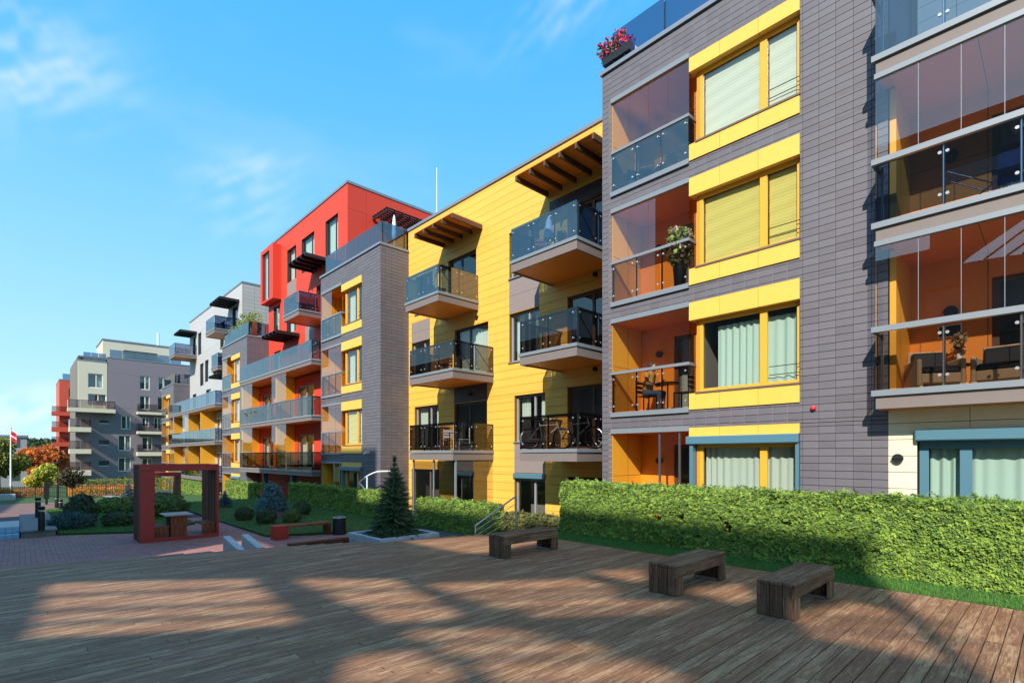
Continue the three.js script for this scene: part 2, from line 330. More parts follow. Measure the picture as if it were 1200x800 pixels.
// a window or glazed door set into an opening of a wall that faces +z (outer face at z)
let wseed = 10;
function windowUnit(parent, x0, x1, y0, y1, z, o = {}) {
  const { frame = M.greyFrame, fw = 0.06, depth = 0.12, split = [], inside = null, name = 'window', sill = null, pane = M.pane, rail = null, drop = 0 } = o;
  const zf = z - depth, w = part(name, parent, [(x0 + x1) / 2, y0, zf]);
  const bars = [[x0, x1, y1 - fw, y1, zf - 0.06, zf], [x0, x1, y0, y0 + fw, zf - 0.06, zf], [x0, x0 + fw, y0 + fw, y1 - fw, zf - 0.06, zf], [x1 - fw, x1, y0 + fw, y1 - fw, zf - 0.06, zf]];
  const mw = o.mw ?? fw, xs = [x0 + fw];
  for (const s of split) { const c = lerp(x0, x1, s); bars.push([c - mw / 2, c + mw / 2, y0 + fw, y1 - fw, zf - 0.06, zf + 0.003]); xs.push(c - mw / 2, c + mw / 2); }
  xs.push(x1 - fw);
  if (rail) bars.push([x0 + fw, x1 - fw, rail - 0.03, rail + 0.03, zf - 0.06, zf - 0.002]);
  merged('frame', frame, w, bars);
  for (let i = 0; i < xs.length; i += 2) bx('pane', pane, w, xs[i], xs[i + 1], y0 + fw, y1 - fw, zf - 0.036, zf - 0.030);
  if (sill) bx('sill', sill, w, x0 - 0.03, x1 + 0.03, y0 - 0.045, y0 - 0.002, zf, z + 0.05);
  if (inside === 'curtain' || inside === 'curtainB') {
    const m = inside === 'curtain' ? M.curtain : M.curtainB, c0 = o.c0 ?? x0 + fw, c1 = o.c1 ?? x1 - fw;
    put('curtain', foldGeo(c0, c1, y0 + 0.02, y1 - 0.04 - drop, zf - 0.2, 0.16, 0.035, wseed++).translate(-(x0 + x1) / 2, -y0, -zf), m, w);
  } else if (inside === 'pair') {
    const ww = (x1 - x0) * 0.28;
    for (const [a, b] of [[x0 + fw, x0 + fw + ww], [x1 - fw - ww, x1 - fw]]) put('curtain', foldGeo(a, b, y0 + 0.02, y1 - 0.04, zf - 0.2, 0.13, 0.035, wseed++).translate(-(x0 + x1) / 2, -y0, -zf), M.curtainB, w);
  } else if (inside === 'blind' || inside === 'blindY') {
    const m = inside === 'blind' ? M.blind : M.blindY;
    for (let i = 0; i < xs.length; i += 2) { // pleated
      const a = xs[i] + 0.01, b = xs[i + 1] - 0.01, c = y0 + 0.06, d = y1 - fw, nn = Math.round((d - c) / 0.035), g = new THREE.PlaneGeometry(b - a, d - c, 6, nn), q = g.attributes.position, rr = rng(wseed++);
      for (let k = 0; k < q.count; k++) { const row = Math.floor(k / 7); q.setZ(k, (row % 2 ? 0.0012 : -0.0012) + 0.004 * Math.sin(q.getX(k) * 3 + row * 0.7)); q.setY(k, q.getY(k) + 0.004 * Math.sin(q.getX(k) * 2.2 + row)); } void rr;
      const gn = g.toNonIndexed(); gn.computeVertexNormals(); put('pleated_blind', gn.translate((a + b) / 2 - (x0 + x1) / 2, (c + d) / 2 - y0, -0.11), m, w);
    }
  }
  return w;
}
// a balcony: slab with fascia, trim and soffit, glass balustrade in panels on steel posts
function balcony(parent, x0, x1, zf, zb, y, o = {}) {
  const { fh = 0.26, th = 0.10, gh = 1.02, glassM = M.smokeDark, sideGlass = glassM, n = 3, ns = 2, sides = [true, true], fasciaM = M.fascia, soffitM = M.soffit, brace = false } = o;
  const b = part('balcony', parent, [(x0 + x1) / 2, y - th - fh, zb]), yt = y - th;
  each('fascia', fasciaM, b, [[x0, x1, yt - fh, yt - 0.012, zf - 0.05, zf], [x0, x0 + 0.05, yt - fh, yt - 0.012, zb, zf - 0.05], [x1 - 0.05, x1, yt - fh, yt - 0.012, zb, zf - 0.05]]);
  bx('slab', M.fascia, b, x0 + 0.05, x1 - 0.05, yt - fh + 0.06, yt - 0.004, zb, zf - 0.05);
  bx('soffit', soffitM, b, x0 + 0.05, x1 - 0.05, yt - fh + 0.035, yt - fh + 0.06, zb, zf - 0.05);
  each('edge_trim', M.trim, b, [[x0 - 0.03, x1 + 0.03, yt + 0.004, y, zf - 0.08, zf + 0.035], [x0 - 0.03, x0 + 0.05, yt + 0.004, y, zb, zf - 0.08], [x1 - 0.05, x1 + 0.03, yt + 0.004, y, zb, zf - 0.08], [x0 + 0.05, x1 - 0.05, yt, y - 0.02, zb, zf - 0.08]]);
  const posts = [], clamps = [], gy0 = y + 0.02, gy1 = y + gh, gt = 0.012;
  const w = (x1 - x0) / n;
  for (let i = 0; i < n; i++) {
    bx('glass_panel', glassM, b, x0 + i * w + 0.006, x0 + (i + 1) * w - 0.006, gy0, gy1, zf - 0.012, zf - 0.012 + gt);
    for (const fx of [0.12, 0.88]) for (const fy of [0.14, 0.86]) clamps.push([x0 + (i + fx) * w, lerp(gy0, gy1, fy), zf + 0.006, 'z']);
  }
  for (let i = 0; i <= n; i++) posts.push([x0 + i * w - 0.02, x0 + i * w + 0.02, y, gy1 - 0.03, zf - 0.08, zf - 0.04]);
  posts.push([x0, x1, gy1 - 0.06, gy1 - 0.02, zf - 0.085, zf - 0.045]);
  const l = (zf - zb) / ns;
  [x0, x1].forEach((x, s) => {
    if (!sides[s]) return;
    for (let i = 0; i < ns; i++) {
      bx('glass_panel', sideGlass, b, x - 0.006, x + 0.006, gy0, gy1, zb + i * l + 0.01, zb + (i + 1) * l - 0.02);
      for (const fz of [0.12, 0.88]) for (const fy of [0.14, 0.86]) clamps.push([x + 0.006, lerp(gy0, gy1, fy), zb + (i + fz) * l, 'x']);
      if (i > 0) posts.push([x - (s ? 0.07 : -0.03), x - (s ? 0.03 : -0.07), y, gy1 - 0.03, zb + i * l - 0.02, zb + i * l + 0.02]);
    }
    posts.push([x - (s ? 0.075 : -0.035), x - (s ? 0.035 : -0.075), gy1 - 0.06, gy1 - 0.02, zb, zf - 0.09]);
  });
  const rails = posts.map((q) => bg(...q));
  if (brace) for (let i = 0; i < ns; i++) { const z0 = zb + i * l + 0.08, z1 = zb + (i + 1) * l - 0.08; rails.push(rod([x1 - 0.055, gy0 + 0.08, z0], [x1 - 0.055, gy1 - 0.1, z1], 0.014, 6)); }
  merged('railing_frame', M.darkMetal, b, rails);
  merged('glass_clamp', M.clamp, b, clamps.map(([x, yy, z, ax]) => { const g = new THREE.CylinderGeometry(0.022, 0.022, 0.016, 8); ax === 'z' ? g.rotateX(Math.PI / 2) : g.rotateZ(Math.PI / 2); return g.translate(x, yy, z); })).userData.kind = 'stuff';
  return b;
}
// a slatted sun awning on a wall facing +z
function awning(parent, x0, x1, y, zw, proj, n, mat, board = mat) {
  const a = part('awning', parent, [(x0 + x1) / 2, y, zw]);
  for (let i = 0; i < n; i++) { const x = lerp(x0 + 0.03, x1 - 0.03, i / (n - 1)); bx('beam', mat, a, x - 0.035, x + 0.035, y - 0.17, y, zw, zw + proj, { c: 0.004 }); }
  const nb = 7; for (let i = 0; i < nb; i++) bx('roof_board', board, a, x0, x1, y + 0.002, y + 0.03, zw + i * proj / nb + 0.006, zw + (i + 1) * proj / nb - 0.006);
  return a;
}

// ------------------------------------------------------------------ ground
const groundY = (x, z = 0) => -0.62 - 0.03 * Math.max(0, -x - 30);
{
  const xs = [], zs = [];
  for (let x = -900; x <= 500; x += (x < -160 || x > 40) ? 40 : 5) xs.push(x);
  for (let z = -900; z <= 500; z += (z < -60 || z > 60) ? 40 : 5) zs.push(z);
  const P = [], U = [], I = [];
  for (const z of zs) for (const x of xs) {
    const far = Math.max(0, -x - 150);
    P.push(x, groundY(Math.max(x, -150)) - 0.02 * Math.min(far, 300), z); U.push(x, z);
  }
  const nx = xs.length;
  for (let j = 0; j + 1 < zs.length; j++) for (let i = 0; i + 1 < nx; i++) { const a = j * nx + i; I.push(a, a + nx, a + 1, a + 1, a + nx, a + nx + 1); }
  const g = new THREE.BufferGeometry(); g.setAttribute('position', new THREE.Float32BufferAttribute(P, 3)); g.setAttribute('uv', new THREE.Float32BufferAttribute(U, 2)); g.setIndex(I); g.computeVertexNormals();
  const m = put('ground', g, M.grassGround, scene, [0, 0, 0]); m.userData.kind = 'structure';
}

// ------------------------------------------------------------------ the grey tower blocks (loggia stack, window stack, tiled wall)
function tower({ name, label, x0, W, lo, wi, zf, f0, base, max, rightFace, insides, extraHoles = [], zBack = -25, top = 12.53 - 0.15 }) {
  const x1 = x0 + W, T = thing(name, label, 'building', [(x0 + x1) / 2, base, zf]);
  const lx0 = x0 + lo[0], lx1 = x0 + lo[1], wx0 = x0 + wi[0], wx1 = x0 + wi[1], yTop = f0 + top, holes = [...extraHoles];
  const zl = zf - 1.42;
  for (let k = 0; k < 4; k++) {
    const f = f0 + 3 * k, y0 = k ? f + 0.02 : base, ub = k === 0 ? [2.32, 2.53] : k === 3 ? [2.10, 2.44] : [2.11, 2.54];
    holes.push([lx0, lx1, y0, f + 2.52], [wx0, wx1, k ? f - 0.04 : base, f + ub[1]]);
    // loggia
    const lg = part('loggia', T, [(lx0 + lx1) / 2, y0, zf]), ins = insides[k];
    bx('side_wall', M.amberWood, lg, lx0 - 0.12, lx0 + 0.005, y0 + 0.002, f + 2.52, zl, zf - 0.004);
    bx('side_wall', M.orangeWood, lg, lx1, lx1 + 0.12, y0 + 0.002, f + 2.52, zl, zf - 0.34);
    const dx0 = lx0 + 1.05, dx1 = lx1 - 0.08;
    merged('back_wall', M.orangeWood, lg, wallPieces({ plane: zl - 0.2, thick: 0.2, u0: lx0, u1: lx1, v0: y0, v1: f + 2.52, holes: [[dx0, dx1, y0, f + 2.16]] }));
    bx('ceiling', M.soffit, lg, lx0, lx1, f + 2.46, f + 2.52, zl, zf - 0.06);
    bx('floor', M.balconyFloor, lg, lx0, lx1, y0 - 0.12, y0, zl, zf - 0.03);
    if (ins.detail) {
      windowUnit(T, dx0, dx1, y0 + 0.01, f + 2.16, zl, { name: 'balcony_door', frame: M.brownFrame, depth: 0.06, fw: 0.09, split: [0.45], inside: ins.door ?? null });
      merged('wall_lamp', M.darkMetal, lg, [rod([lx0 + 0.62, f + 1.72, zl + 0.002], [lx0 + 0.62, f + 1.72, zl + 0.09], 0.09, 16), bg(lx0 + 0.53, lx0 + 0.71, f + 1.71, f + 1.725, zl + 0.06, zl + 0.11)]);
      merged('panel_joint', M.joint, lg, [[lx0 + 0.002, lx1, f + 1.30, f + 1.31, zl - 0.19, zl + 0.002], [lx0 - 0.003, lx0 + 0.008, f + 1.30, f + 1.308, zl, zf - 0.05], [lx0 - 0.003, lx0 + 0.008, y0 + 0.01, f + 2.45, zf - 0.75, zf - 0.742]]);
    } else bx('door_pane', M.farPane, lg, dx0, dx1, y0, f + 2.16, zl - 0.08, zl - 0.05);
    each('edge_trim', M.trim, lg, [[lx0 - 0.02, lx1 + 0.02, f + 2.45, f + 2.52 + 0.05, zf - 0.05, zf + 0.05], ...(k ? [[lx0 - 0.02, lx1 + 0.01, f - 0.10, f + 0.02, zf - 0.1, zf + 0.06]] : [])]);
    if (k) {
      const n = 3, w = (lx1 - lx0) / n, cl = [];
      for (let i = 0; i < n; i++) {
        bx('glass_panel', k === 3 ? M.smokeSkyTint : M.smoke, lg, lx0 + i * w + 0.006, lx0 + (i + 1) * w - 0.006, f + 0.04, f + 1.04, zf + 0.015, zf + 0.027);
        for (const a of [0.1, 0.9]) for (const b of [0.15, 0.88]) cl.push(new THREE.CylinderGeometry(0.024, 0.024, 0.02, 8).rotateX(Math.PI / 2).translate(lx0 + (i + a) * w, f + 0.04 + b, zf + 0.036));
      }
      bx('glass_panel', M.smoke, lg, lx1 - 0.006, lx1 + 0.006, f + 0.04, f + 1.04, zf - 0.32, zf - 0.01);
      each('rail', M.trim, lg, [[lx0 - 0.01, lx1 + 0.02, f + 1.05, f + 1.12, zf - 0.06, zf + 0.05], [lx1 - 0.06, lx1 + 0.02, f + 1.05, f + 1.12, zf - 0.33, zf - 0.06]]);
      const ps = []; for (let i = 1; i < n; i++) ps.push([lx0 + i * w - 0.015, lx0 + i * w + 0.015, f + 0.02, f + 1.05, zf - 0.05, zf - 0.01]);
      ps.push([lx0, lx0 + 0.03, f + 0.02, f + 1.05, zf - 0.05, zf - 0.01]);
      each('post', M.darkMetal, lg, ps); merged('glass_clamp', M.clamp, lg, cl).userData.kind = 'stuff';
      const up = ins.upper ?? [0, 1], m = 4, uw = (lx1 - lx0) / m;
      for (let i = 0; i < m; i++) if ((i + 0.5) / m > up[0] && (i + 0.5) / m < up[1]) bx('glazing_panel', M.clear, lg, lx0 + i * uw + 0.003, lx0 + (i + 1) * uw - 0.003, f + 1.13, f + 2.44, zf - 0.01, zf - 0.002);
      bx('glazing_panel', M.clear, lg, lx1 - 0.004, lx1 + 0.004, f + 1.13, f + 2.44, zf - 0.32, zf - 0.02);
    } else if (ins.detail) {
      each('post', M.steel, lg, [[lx0 + 1.42, lx0 + 1.47, y0, f + 2.45, zf - 0.04, zf], [lx1 - 0.28, lx1 - 0.23, y0, f + 2.45, zf - 0.04, zf]]);
      bx('glazing_panel', M.clear, lg, lx0 + 1.48, lx1 - 0.29, y0, f + 2.40, zf - 0.024, zf - 0.016);
    }
    // window bay with yellow panels
    const yb = k ? f + 0.38 : f + 0.3, yt = f + ub[0], zw = zf;
    const bay = [];
    const cuts = [wx0, lerp(wx0, wx1, 0.31), lerp(wx0, wx1, 0.66), wx1];
    for (let i = 0; i < 3; i++) {
      bay.push([cuts[i] + 0.004, cuts[i + 1] - 0.004, yt, f + ub[1] - 0.004, zf - 0.22, zf + 0.03]);
      if (k) bay.push([cuts[i] + 0.004, cuts[i + 1] - 0.004, f - 0.036, yb - 0.03, zf - 0.22, zf + 0.03]);
    }
    bay.forEach((b, i) => bx('facade_panel', M.yellowPanel[i % 3], T, ...b));
    windowUnit(T, wx0 + 0.2, wx1 - 0.02, k ? yb : base + 0.2, k ? yt - 0.002 : yt - 0.2, zf, { frame: M.woodFrame, fw: 0.08, mw: 0.15, depth: 0.13, split: [0.66], sill: k ? M.sill : null, inside: ins.window, drop: ins.drop ?? 0, c0: ins.c0 ? wx0 + ins.c0 : undefined });
    bx('window_jamb', M.orangeWood, T, wx0 + 0.125, wx0 + 0.198, k ? yb : base, yt, zf - 0.28, zf - 0.13);
    if (k && ins.detail) merged('guard_rail', M.darkMetal, T, [0.22, 0.4].map((q) => rod([lerp(wx0, wx1, 0.74), yb + q, zf - 0.06], [wx1 - 0.03, yb + q, zf - 0.06], 0.009, 6)));
    if (k === 0) {
      const sh = part('roller_shutter', T, [(wx0 + wx1) / 2, base, zf]);
      bx('shutter_box', M.blueMetal, sh, wx0 - 0.06, wx1 - 0.01, yt - 0.2, yt - 0.003, zf - 0.2, zf + 0.10, { c: 0.02 });
      bx('guide_rail', M.blueMetal, sh, wx0 + 0.02, wx0 + 0.11, base, yt - 0.2, zf - 0.2, zf + 0.04);
      bx('guide_rail', M.blueMetal, sh, wx1 - 0.08, wx1 - 0.012, base, yt - 0.2, zf - 0.2, zf + 0.04);
    }
  }
  // shell
  merged('wall', M.joint, T, wallPieces({ plane: zf - 0.25, thick: 0.228, u0: x0 + 0.02, u1: x1 - 0.02, v0: base, v1: yTop, holes }));
  bx('core', M.room, T, x0 + 0.01, x1 - 0.01, base, yTop - 0.02, zBack, zl - 0.28);
  each('floor_slab', M.room, T, [0, 1, 2, 3, 4].map((k) => [x0 + 0.02, x1 - 0.03, f0 + 3 * k - 0.42 + (k === 4 ? -0.02 : 0), f0 + 3 * k - 0.14, zl - 0.28, zf - 0.255]));
  each('partition_wall', M.room, T, [[lx1 + 0.125, lx1 + 0.2, base, yTop - 0.3, zl - 0.28, zf - 0.42], [wx1 + 0.3, wx1 + 0.4, base, yTop - 0.3, zl - 0.28, zf - 0.255]]);
  bx('end_wall', M.greyTiles[0], T, x0 + 0.001, x0 + 0.018, base, yTop, zl - 0.27, zf - 0.001);
  emit('facade_tile', 'tile_cladding', M.greyTiles, T, cladPieces({ plane: zf - 0.02, thick: 0.02, u0: x0, u1: x1, v0: f0 - 0.7, v1: yTop, holes, row: 0.15, col: 0.3, gap: 0.011, vgap: 0.006 }), max, Math.round(-x0));
  const jl = [];
  for (let u = x0 + 0.3; u < x1 - 0.05; u += 0.3) for (const b of wallPieces({ plane: zf - 0.021, thick: 0.015, u0: u - 0.006, u1: u + 0.006, v0: f0 - 0.7, v1: yTop, holes: holes.map((h) => [h[0] - 0.02, h[1] + 0.02, h[2], h[3]]) })) jl.push(b);
  merged('joint_strip', M.jointLight, T, jl).userData.kind = 'stuff';
  if (rightFace) {
    bx('end_wall', M.joint, T, x1 - 0.02, x1 - 0.002, base, yTop, rightFace, zf - 0.03);
    emit('facade_tile', 'tile_cladding', M.greyTiles, T, cladPieces({ face: 'x', plane: x1 - 0.002, thick: 0.02, u0: rightFace, u1: zf, v0: f0 - 0.7, v1: yTop, row: 0.15, col: 0.3, gap: 0.011, vgap: 0.006 }), 0, 5);
  }
  each('coping', M.coping, T, [[x0 - 0.05, x1 + 0.05, yTop + 0.002, yTop + 0.11, zf - 0.35, zf + 0.06], [x0 - 0.05, x0 + 0.25, yTop + 0.002, yTop + 0.11, zBack, zf - 0.35], [x1 - 0.25, x1 + 0.05, yTop + 0.002, yTop + 0.11, zBack, zf - 0.35]]);
  bx('roof', M.roofDark, T, x0 + 0.25, x1 - 0.25, yTop - 0.018, yTop + 0.03, zBack, zf - 0.35);
  return T;
}
function roofRail(T, x0, x1, y, zf, zb, m, n, h = 1.0, ends = [true, true]) {
  const r = part('roof_railing', T, [(x0 + x1) / 2, y, zf]), ps = [], w = (x1 - x0) / n;
  for (let i = 0; i < n; i++) bx('glass_panel', m, r, x0 + i * w + 0.008, x0 + (i + 1) * w - 0.008, y + 0.05, y + h, zf - 0.006, zf + 0.006);
  for (let i = 0; i <= n; i++) ps.push([x0 + i * w - 0.02, x0 + i * w + 0.02, y, y + h - 0.1, zf - 0.06, zf - 0.02]);
  [x0, x1].forEach((x, s) => { if (ends[s]) { const k = Math.max(1, Math.round((zf - zb) / 1.3)), l = (zf - zb) / k; for (let i = 0; i < k; i++) { bx('glass_panel', m, r, x - 0.006, x + 0.006, y + 0.05, y + h, zb + i * l + 0.01, zb + (i + 1) * l - 0.01); ps.push([x - 0.02, x + 0.02, y, y + h - 0.1, zb + i * l - 0.02, zb + i * l + 0.02]); } } });
  each('post', M.darkMetal, r, ps);
  return r;
}

// the nearest block; its wall runs on behind the stack of large glazed balconies
const ZA = -11.8;
const towerA = tower({
  name: 'apartment_building', label: 'grey tiled block with yellow window bays, behind the long hedge and three deck benches', x0: -8.8, W: 6.56, lo: [0.33, 2.58], wi: [2.59, 5.05], zf: ZA, f0: 0.15, base: -0.3, max: 300, rightFace: null,
  insides: [{ detail: true, window: 'curtainB', door: null }, { detail: true, window: 'curtain', c0: 0.56, drop: 0.14, upper: [0, 1], door: 'curtainB' }, { detail: true, window: 'blindY', upper: [0, 1], door: null }, { detail: true, window: 'blind', upper: [0, 1], door: null }],
});
roofRail(towerA, -8.55, 2.6, 12.64, ZA - 0.12, -16, M.smokeSkyTint, 7, 1.0, [true, false]);
put('alarm_light', ball([0, 0, 0], 0.055, 1, 1, 0.8), M.red, towerA, [onZ(954, 478, ZA)[0], onZ(954, 478, ZA)[1], ZA + 0.04]);
// its part with the large balconies
{
  const x0 = -2.24, x1 = 4.2, zb = ZA - 1.3, T = towerA, base = -0.3, rx0 = -2.12;
  const wl = onZ(1075, 530, ZA)[0];
  merged('wall', M.joint, T, wallPieces({ plane: ZA - 0.25, thick: 0.228, u0: x0 + 0.002, u1: x1, v0: base, v1: 3.0, holes: [[wl, 1.6, base, 2.46]] }));
  emit('facade_tile', 'tile_cladding', M.creamTiles, T, cladPieces({ plane: ZA - 0.02, thick: 0.02, u0: x0 + 0.004, u1: x1, v0: -0.1, v1: 3.0, holes: [[wl, 1.6, base, 2.46]], row: 0.3, col: 1.15, gap: 0.01, vgap: 0.008 }), 60, 12);
  windowUnit(T, wl + 0.02, 1.58, 0.2, 2.26, ZA, { frame: M.blueMetal, fw: 0.13, mw: 0.16, depth: 0.12, split: [0.19, 0.55, 0.8], inside: 'curtain' });
  const sh = part('roller_shutter', T, [0, 2.3, ZA]);
  bx('shutter_box', M.blueMetal, sh, wl - 0.02, 1.62, 2.265, 2.46, ZA - 0.12, ZA + 0.12, { c: 0.02 });
  put('wall_lamp', mergeGeometries([plain(rod([0, 0, 0], [0, 0, 0.07], 0.085, 18)), plain(bg(-0.09, 0.09, -0.012, 0.012, 0.06, 0.085))]), M.darkMetal, T, [onZ(1053, 537, ZA)[0], onZ(1053, 537, ZA)[1], ZA]);
  for (let k = 1; k <= 3; k++) {
    const f = 0.15 + 3 * k, zf = -11.2, y = f + 0.0;
    const b = part('balcony', T, [0, f - 0.3, zf]);
    bx('fascia', M.fascia, b, -2.31, x1, f - 0.31, f - 0.09, zf - 0.1, zf);
    bx('slab', M.balconyFloor, b, -2.31, x1, f - 0.25, f - 0.02, zb, zf - 0.1);
    bx('soffit', M.soffit, b, -2.31, x1, f - 0.31, f - 0.252, ZA + 0.003, zf - 0.1);
    bx('edge_trim', M.trim, b, -2.37, x1, f - 0.085, f + 0.02, zf - 0.1, zf + 0.05);
    if (k < 3) bx('edge_trim', M.trim, b, -2.33, x1, f + 2.60, f + 2.69, zf - 0.08, zf + 0.03);
    const gx = [-2.32, -1.36, -0.43, 0.6, 1.7, 2.9, 4.2], cl = [], ps = [];
    for (let i = 0; i + 1 < gx.length; i++) {
      bx('glass_panel', k > 1 ? M.smokeSkyTint : M.smoke, b, gx[i] + 0.006, gx[i + 1] - 0.006, f + 0.04, f + 1.04, zf + 0.012, zf + 0.024);
      for (const q of [f + 0.2, f + 0.9]) for (const e of [-0.05, 0.05]) if (i) cl.push(new THREE.CylinderGeometry(0.026, 0.026, 0.02, 10).rotateX(Math.PI / 2).translate(gx[i] + e, q, zf + 0.033));
      if (i) ps.push([gx[i] - 0.02, gx[i] + 0.02, f + 0.02, f + 1.04, zf - 0.05, zf - 0.01]);
    }
    ps.push([-2.26, -2.22, f + 0.02, f + 1.04, zf - 0.16, zf - 0.12]);
    bx('glass_panel', M.smoke, b, -2.326, -2.314, f + 0.04, f + 1.04, ZA + 0.02, zf - 0.02);
    each('post', M.steel, b, ps); merged('glass_clamp', M.clamp, b, cl).userData.kind = 'stuff';
    bx('rail', M.trim, b, -2.37, x1, f + 1.06, f + 1.16, zf - 0.06, zf + 0.05);
    bx('rail', M.trim, b, -2.37, -2.29, f + 1.06, f + 1.16, ZA, zf - 0.06);
    if (k < 3) {
      const lg = part('loggia', T, [0, f, zb]);
      bx('back_wall', M.orangeWood, lg, rx0, -0.93, f, f + 2.7, zb - 0.2, zb);
      merged('back_wall', M.orangeWood, lg, wallPieces({ plane: zb - 0.2, thick: 0.2, u0: -0.928, u1: x1, v0: f, v1: f + 2.7, holes: [[-0.9, 1.4, f, f + 2.15]] }));
      bx('side_wall', M.amberWood, lg, rx0 - 0.1, rx0, f - 0.02, f + 2.68, zb - 0.2, ZA - 0.02);
      bx('ceiling', M.soffit, lg, rx0, x1, f + 2.63, f + 2.68, zb, zf - 0.1);
      merged('panel_joint', M.joint, lg, [[rx0, x1, f + 1.5, f + 1.51, zb - 0.19, zb + 0.003], [-0.96, -0.95, f, f + 2.63, zb - 0.19, zb + 0.004], ...[-0.95, 0.3].map((q) => [q, q + 0.008, f + 2.626, f + 2.64, zb, zf - 0.12])]);
      windowUnit(T, -0.9, 1.4, f + 0.01, f + 2.15, zb, { name: 'balcony_door', frame: M.brownFrame, fw: 0.1, depth: 0.06, split: [0.36, 0.7], inside: k === 1 ? null : 'pair' });
      merged('wall_lamp', M.darkMetal, lg, [rod([-1.48, f + 1.62, zb + 0.002], [-1.48, f + 1.62, zb + 0.1], 0.11, 18), bg(-1.6, -1.36, f + 1.61, f + 1.63, zb + 0.07, zb + 0.12)]);
      const ux = [-2.32, -1.70, -1.14, -0.62, -0.08, 0.5, 1.1, 1.7, 2.4, 3.2, 4.2];
      for (let i = 0; i + 1 < ux.length; i++) bx('glazing_panel', M.clear, lg, ux[i] + 0.004, ux[i + 1] - 0.004, f + 1.17, f + 2.6, zf - 0.012, zf - 0.004);
      each('glazing_edge', M.trim, lg, ux.slice(1, -1).map((q) => [q - 0.004, q + 0.004, f + 1.17, f + 2.6, zf - 0.014, zf - 0.002]));
      bx('glazing_panel', M.clear, lg, -2.324, -2.316, f + 1.17, f + 2.6, ZA + 0.02, zf - 0.03);
    } else {
      const lg = part('terrace', T, [0, f, zb]);
      emit('facade_tile', 'tile_cladding', M.creamTiles, T, cladPieces({ plane: zb - 0.02, thick: 0.02, u0: -2.0, u1: x1, v0: f, v1: f + 3.2, holes: [[-0.55, 1.6, f, f + 2.2]], row: 0.3, col: 0.6, gap: 0.01, vgap: 0.01 }), 20, 14);
      merged('back_wall', M.joint, lg, wallPieces({ plane: zb - 0.25, thick: 0.225, u0: -2.1, u1: x1, v0: f, v1: f + 3.2, holes: [[-0.55, 1.6, f, f + 2.2]] }));
      bx('side_wall', M.navy, lg, rx0 - 0.1, rx0, f, f + 3.2, zb - 0.2, ZA - 0.02);
      windowUnit(T, -0.55, 1.6, f + 0.01, f + 2.2, zb, { name: 'balcony_door', frame: M.blueMetal, fw: 0.1, depth: 0.06, split: [0.4], inside: null });
      bx('coping', M.coping, lg, -2.1, x1, f + 3.2, f + 3.3, zb - 0.3, zb + 0.05);
    }
  }
  bx('core', M.room, T, x0 + 0.03, x1, base, 12.3, -25, zb - 0.62);
  bx('floor_slab', M.room, T, x0 + 0.03, x1, 2.82, 2.98, zb - 0.62, ZA - 0.255);
  bx('roof', M.roofDark, T, x0, x1, 12.32, 12.5, -25, zb - 0.3);
  bx('end_wall', M.room, T, x1, x1 + 0.2, base, 12.5, -25, ZA);
}

// the next grey tower, one metre lower
const towerC = tower({
  name: 'apartment_building', label: 'grey tiled tower with glass roof terrace between the yellow and the red house', x0: -27.5, W: 6.35, lo: [0.15, 2.5], wi: [2.5, 4.62], zf: -11.87, f0: -0.85, base: -1.4, max: 0, rightFace: -13.33,
  insides: [{ detail: true, window: null }, { detail: true, window: 'blindY', upper: [0, 1] }, { detail: true, window: 'pair', upper: [0, 1] }, { detail: true, window: 'pair', upper: [0, 0.5] }],
});
roofRail(towerC, -27.2, -21.25, 11.66, -12.0, -15.5, M.smokeSkyTint, 5, 1.0);
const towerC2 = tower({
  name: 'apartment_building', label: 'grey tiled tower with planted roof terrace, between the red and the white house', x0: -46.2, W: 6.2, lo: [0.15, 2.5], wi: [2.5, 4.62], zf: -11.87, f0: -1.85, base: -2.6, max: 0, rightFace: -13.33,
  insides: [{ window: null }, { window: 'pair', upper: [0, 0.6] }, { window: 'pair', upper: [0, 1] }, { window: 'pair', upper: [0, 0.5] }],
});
roofRail(towerC2, -46.0, -40.1, 10.66, -12.0, -15.5, M.smokeSkyTint, 5, 1.0);
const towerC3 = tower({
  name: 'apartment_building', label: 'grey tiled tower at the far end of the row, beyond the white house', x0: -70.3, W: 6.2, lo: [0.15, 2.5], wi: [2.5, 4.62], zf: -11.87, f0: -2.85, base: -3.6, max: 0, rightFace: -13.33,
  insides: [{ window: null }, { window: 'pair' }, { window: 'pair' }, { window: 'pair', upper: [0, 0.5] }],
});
roofRail(towerC3, -70.1, -64.2, 9.66, -12.0, -15.5, M.smokeSkyTint, 5, 1.0);

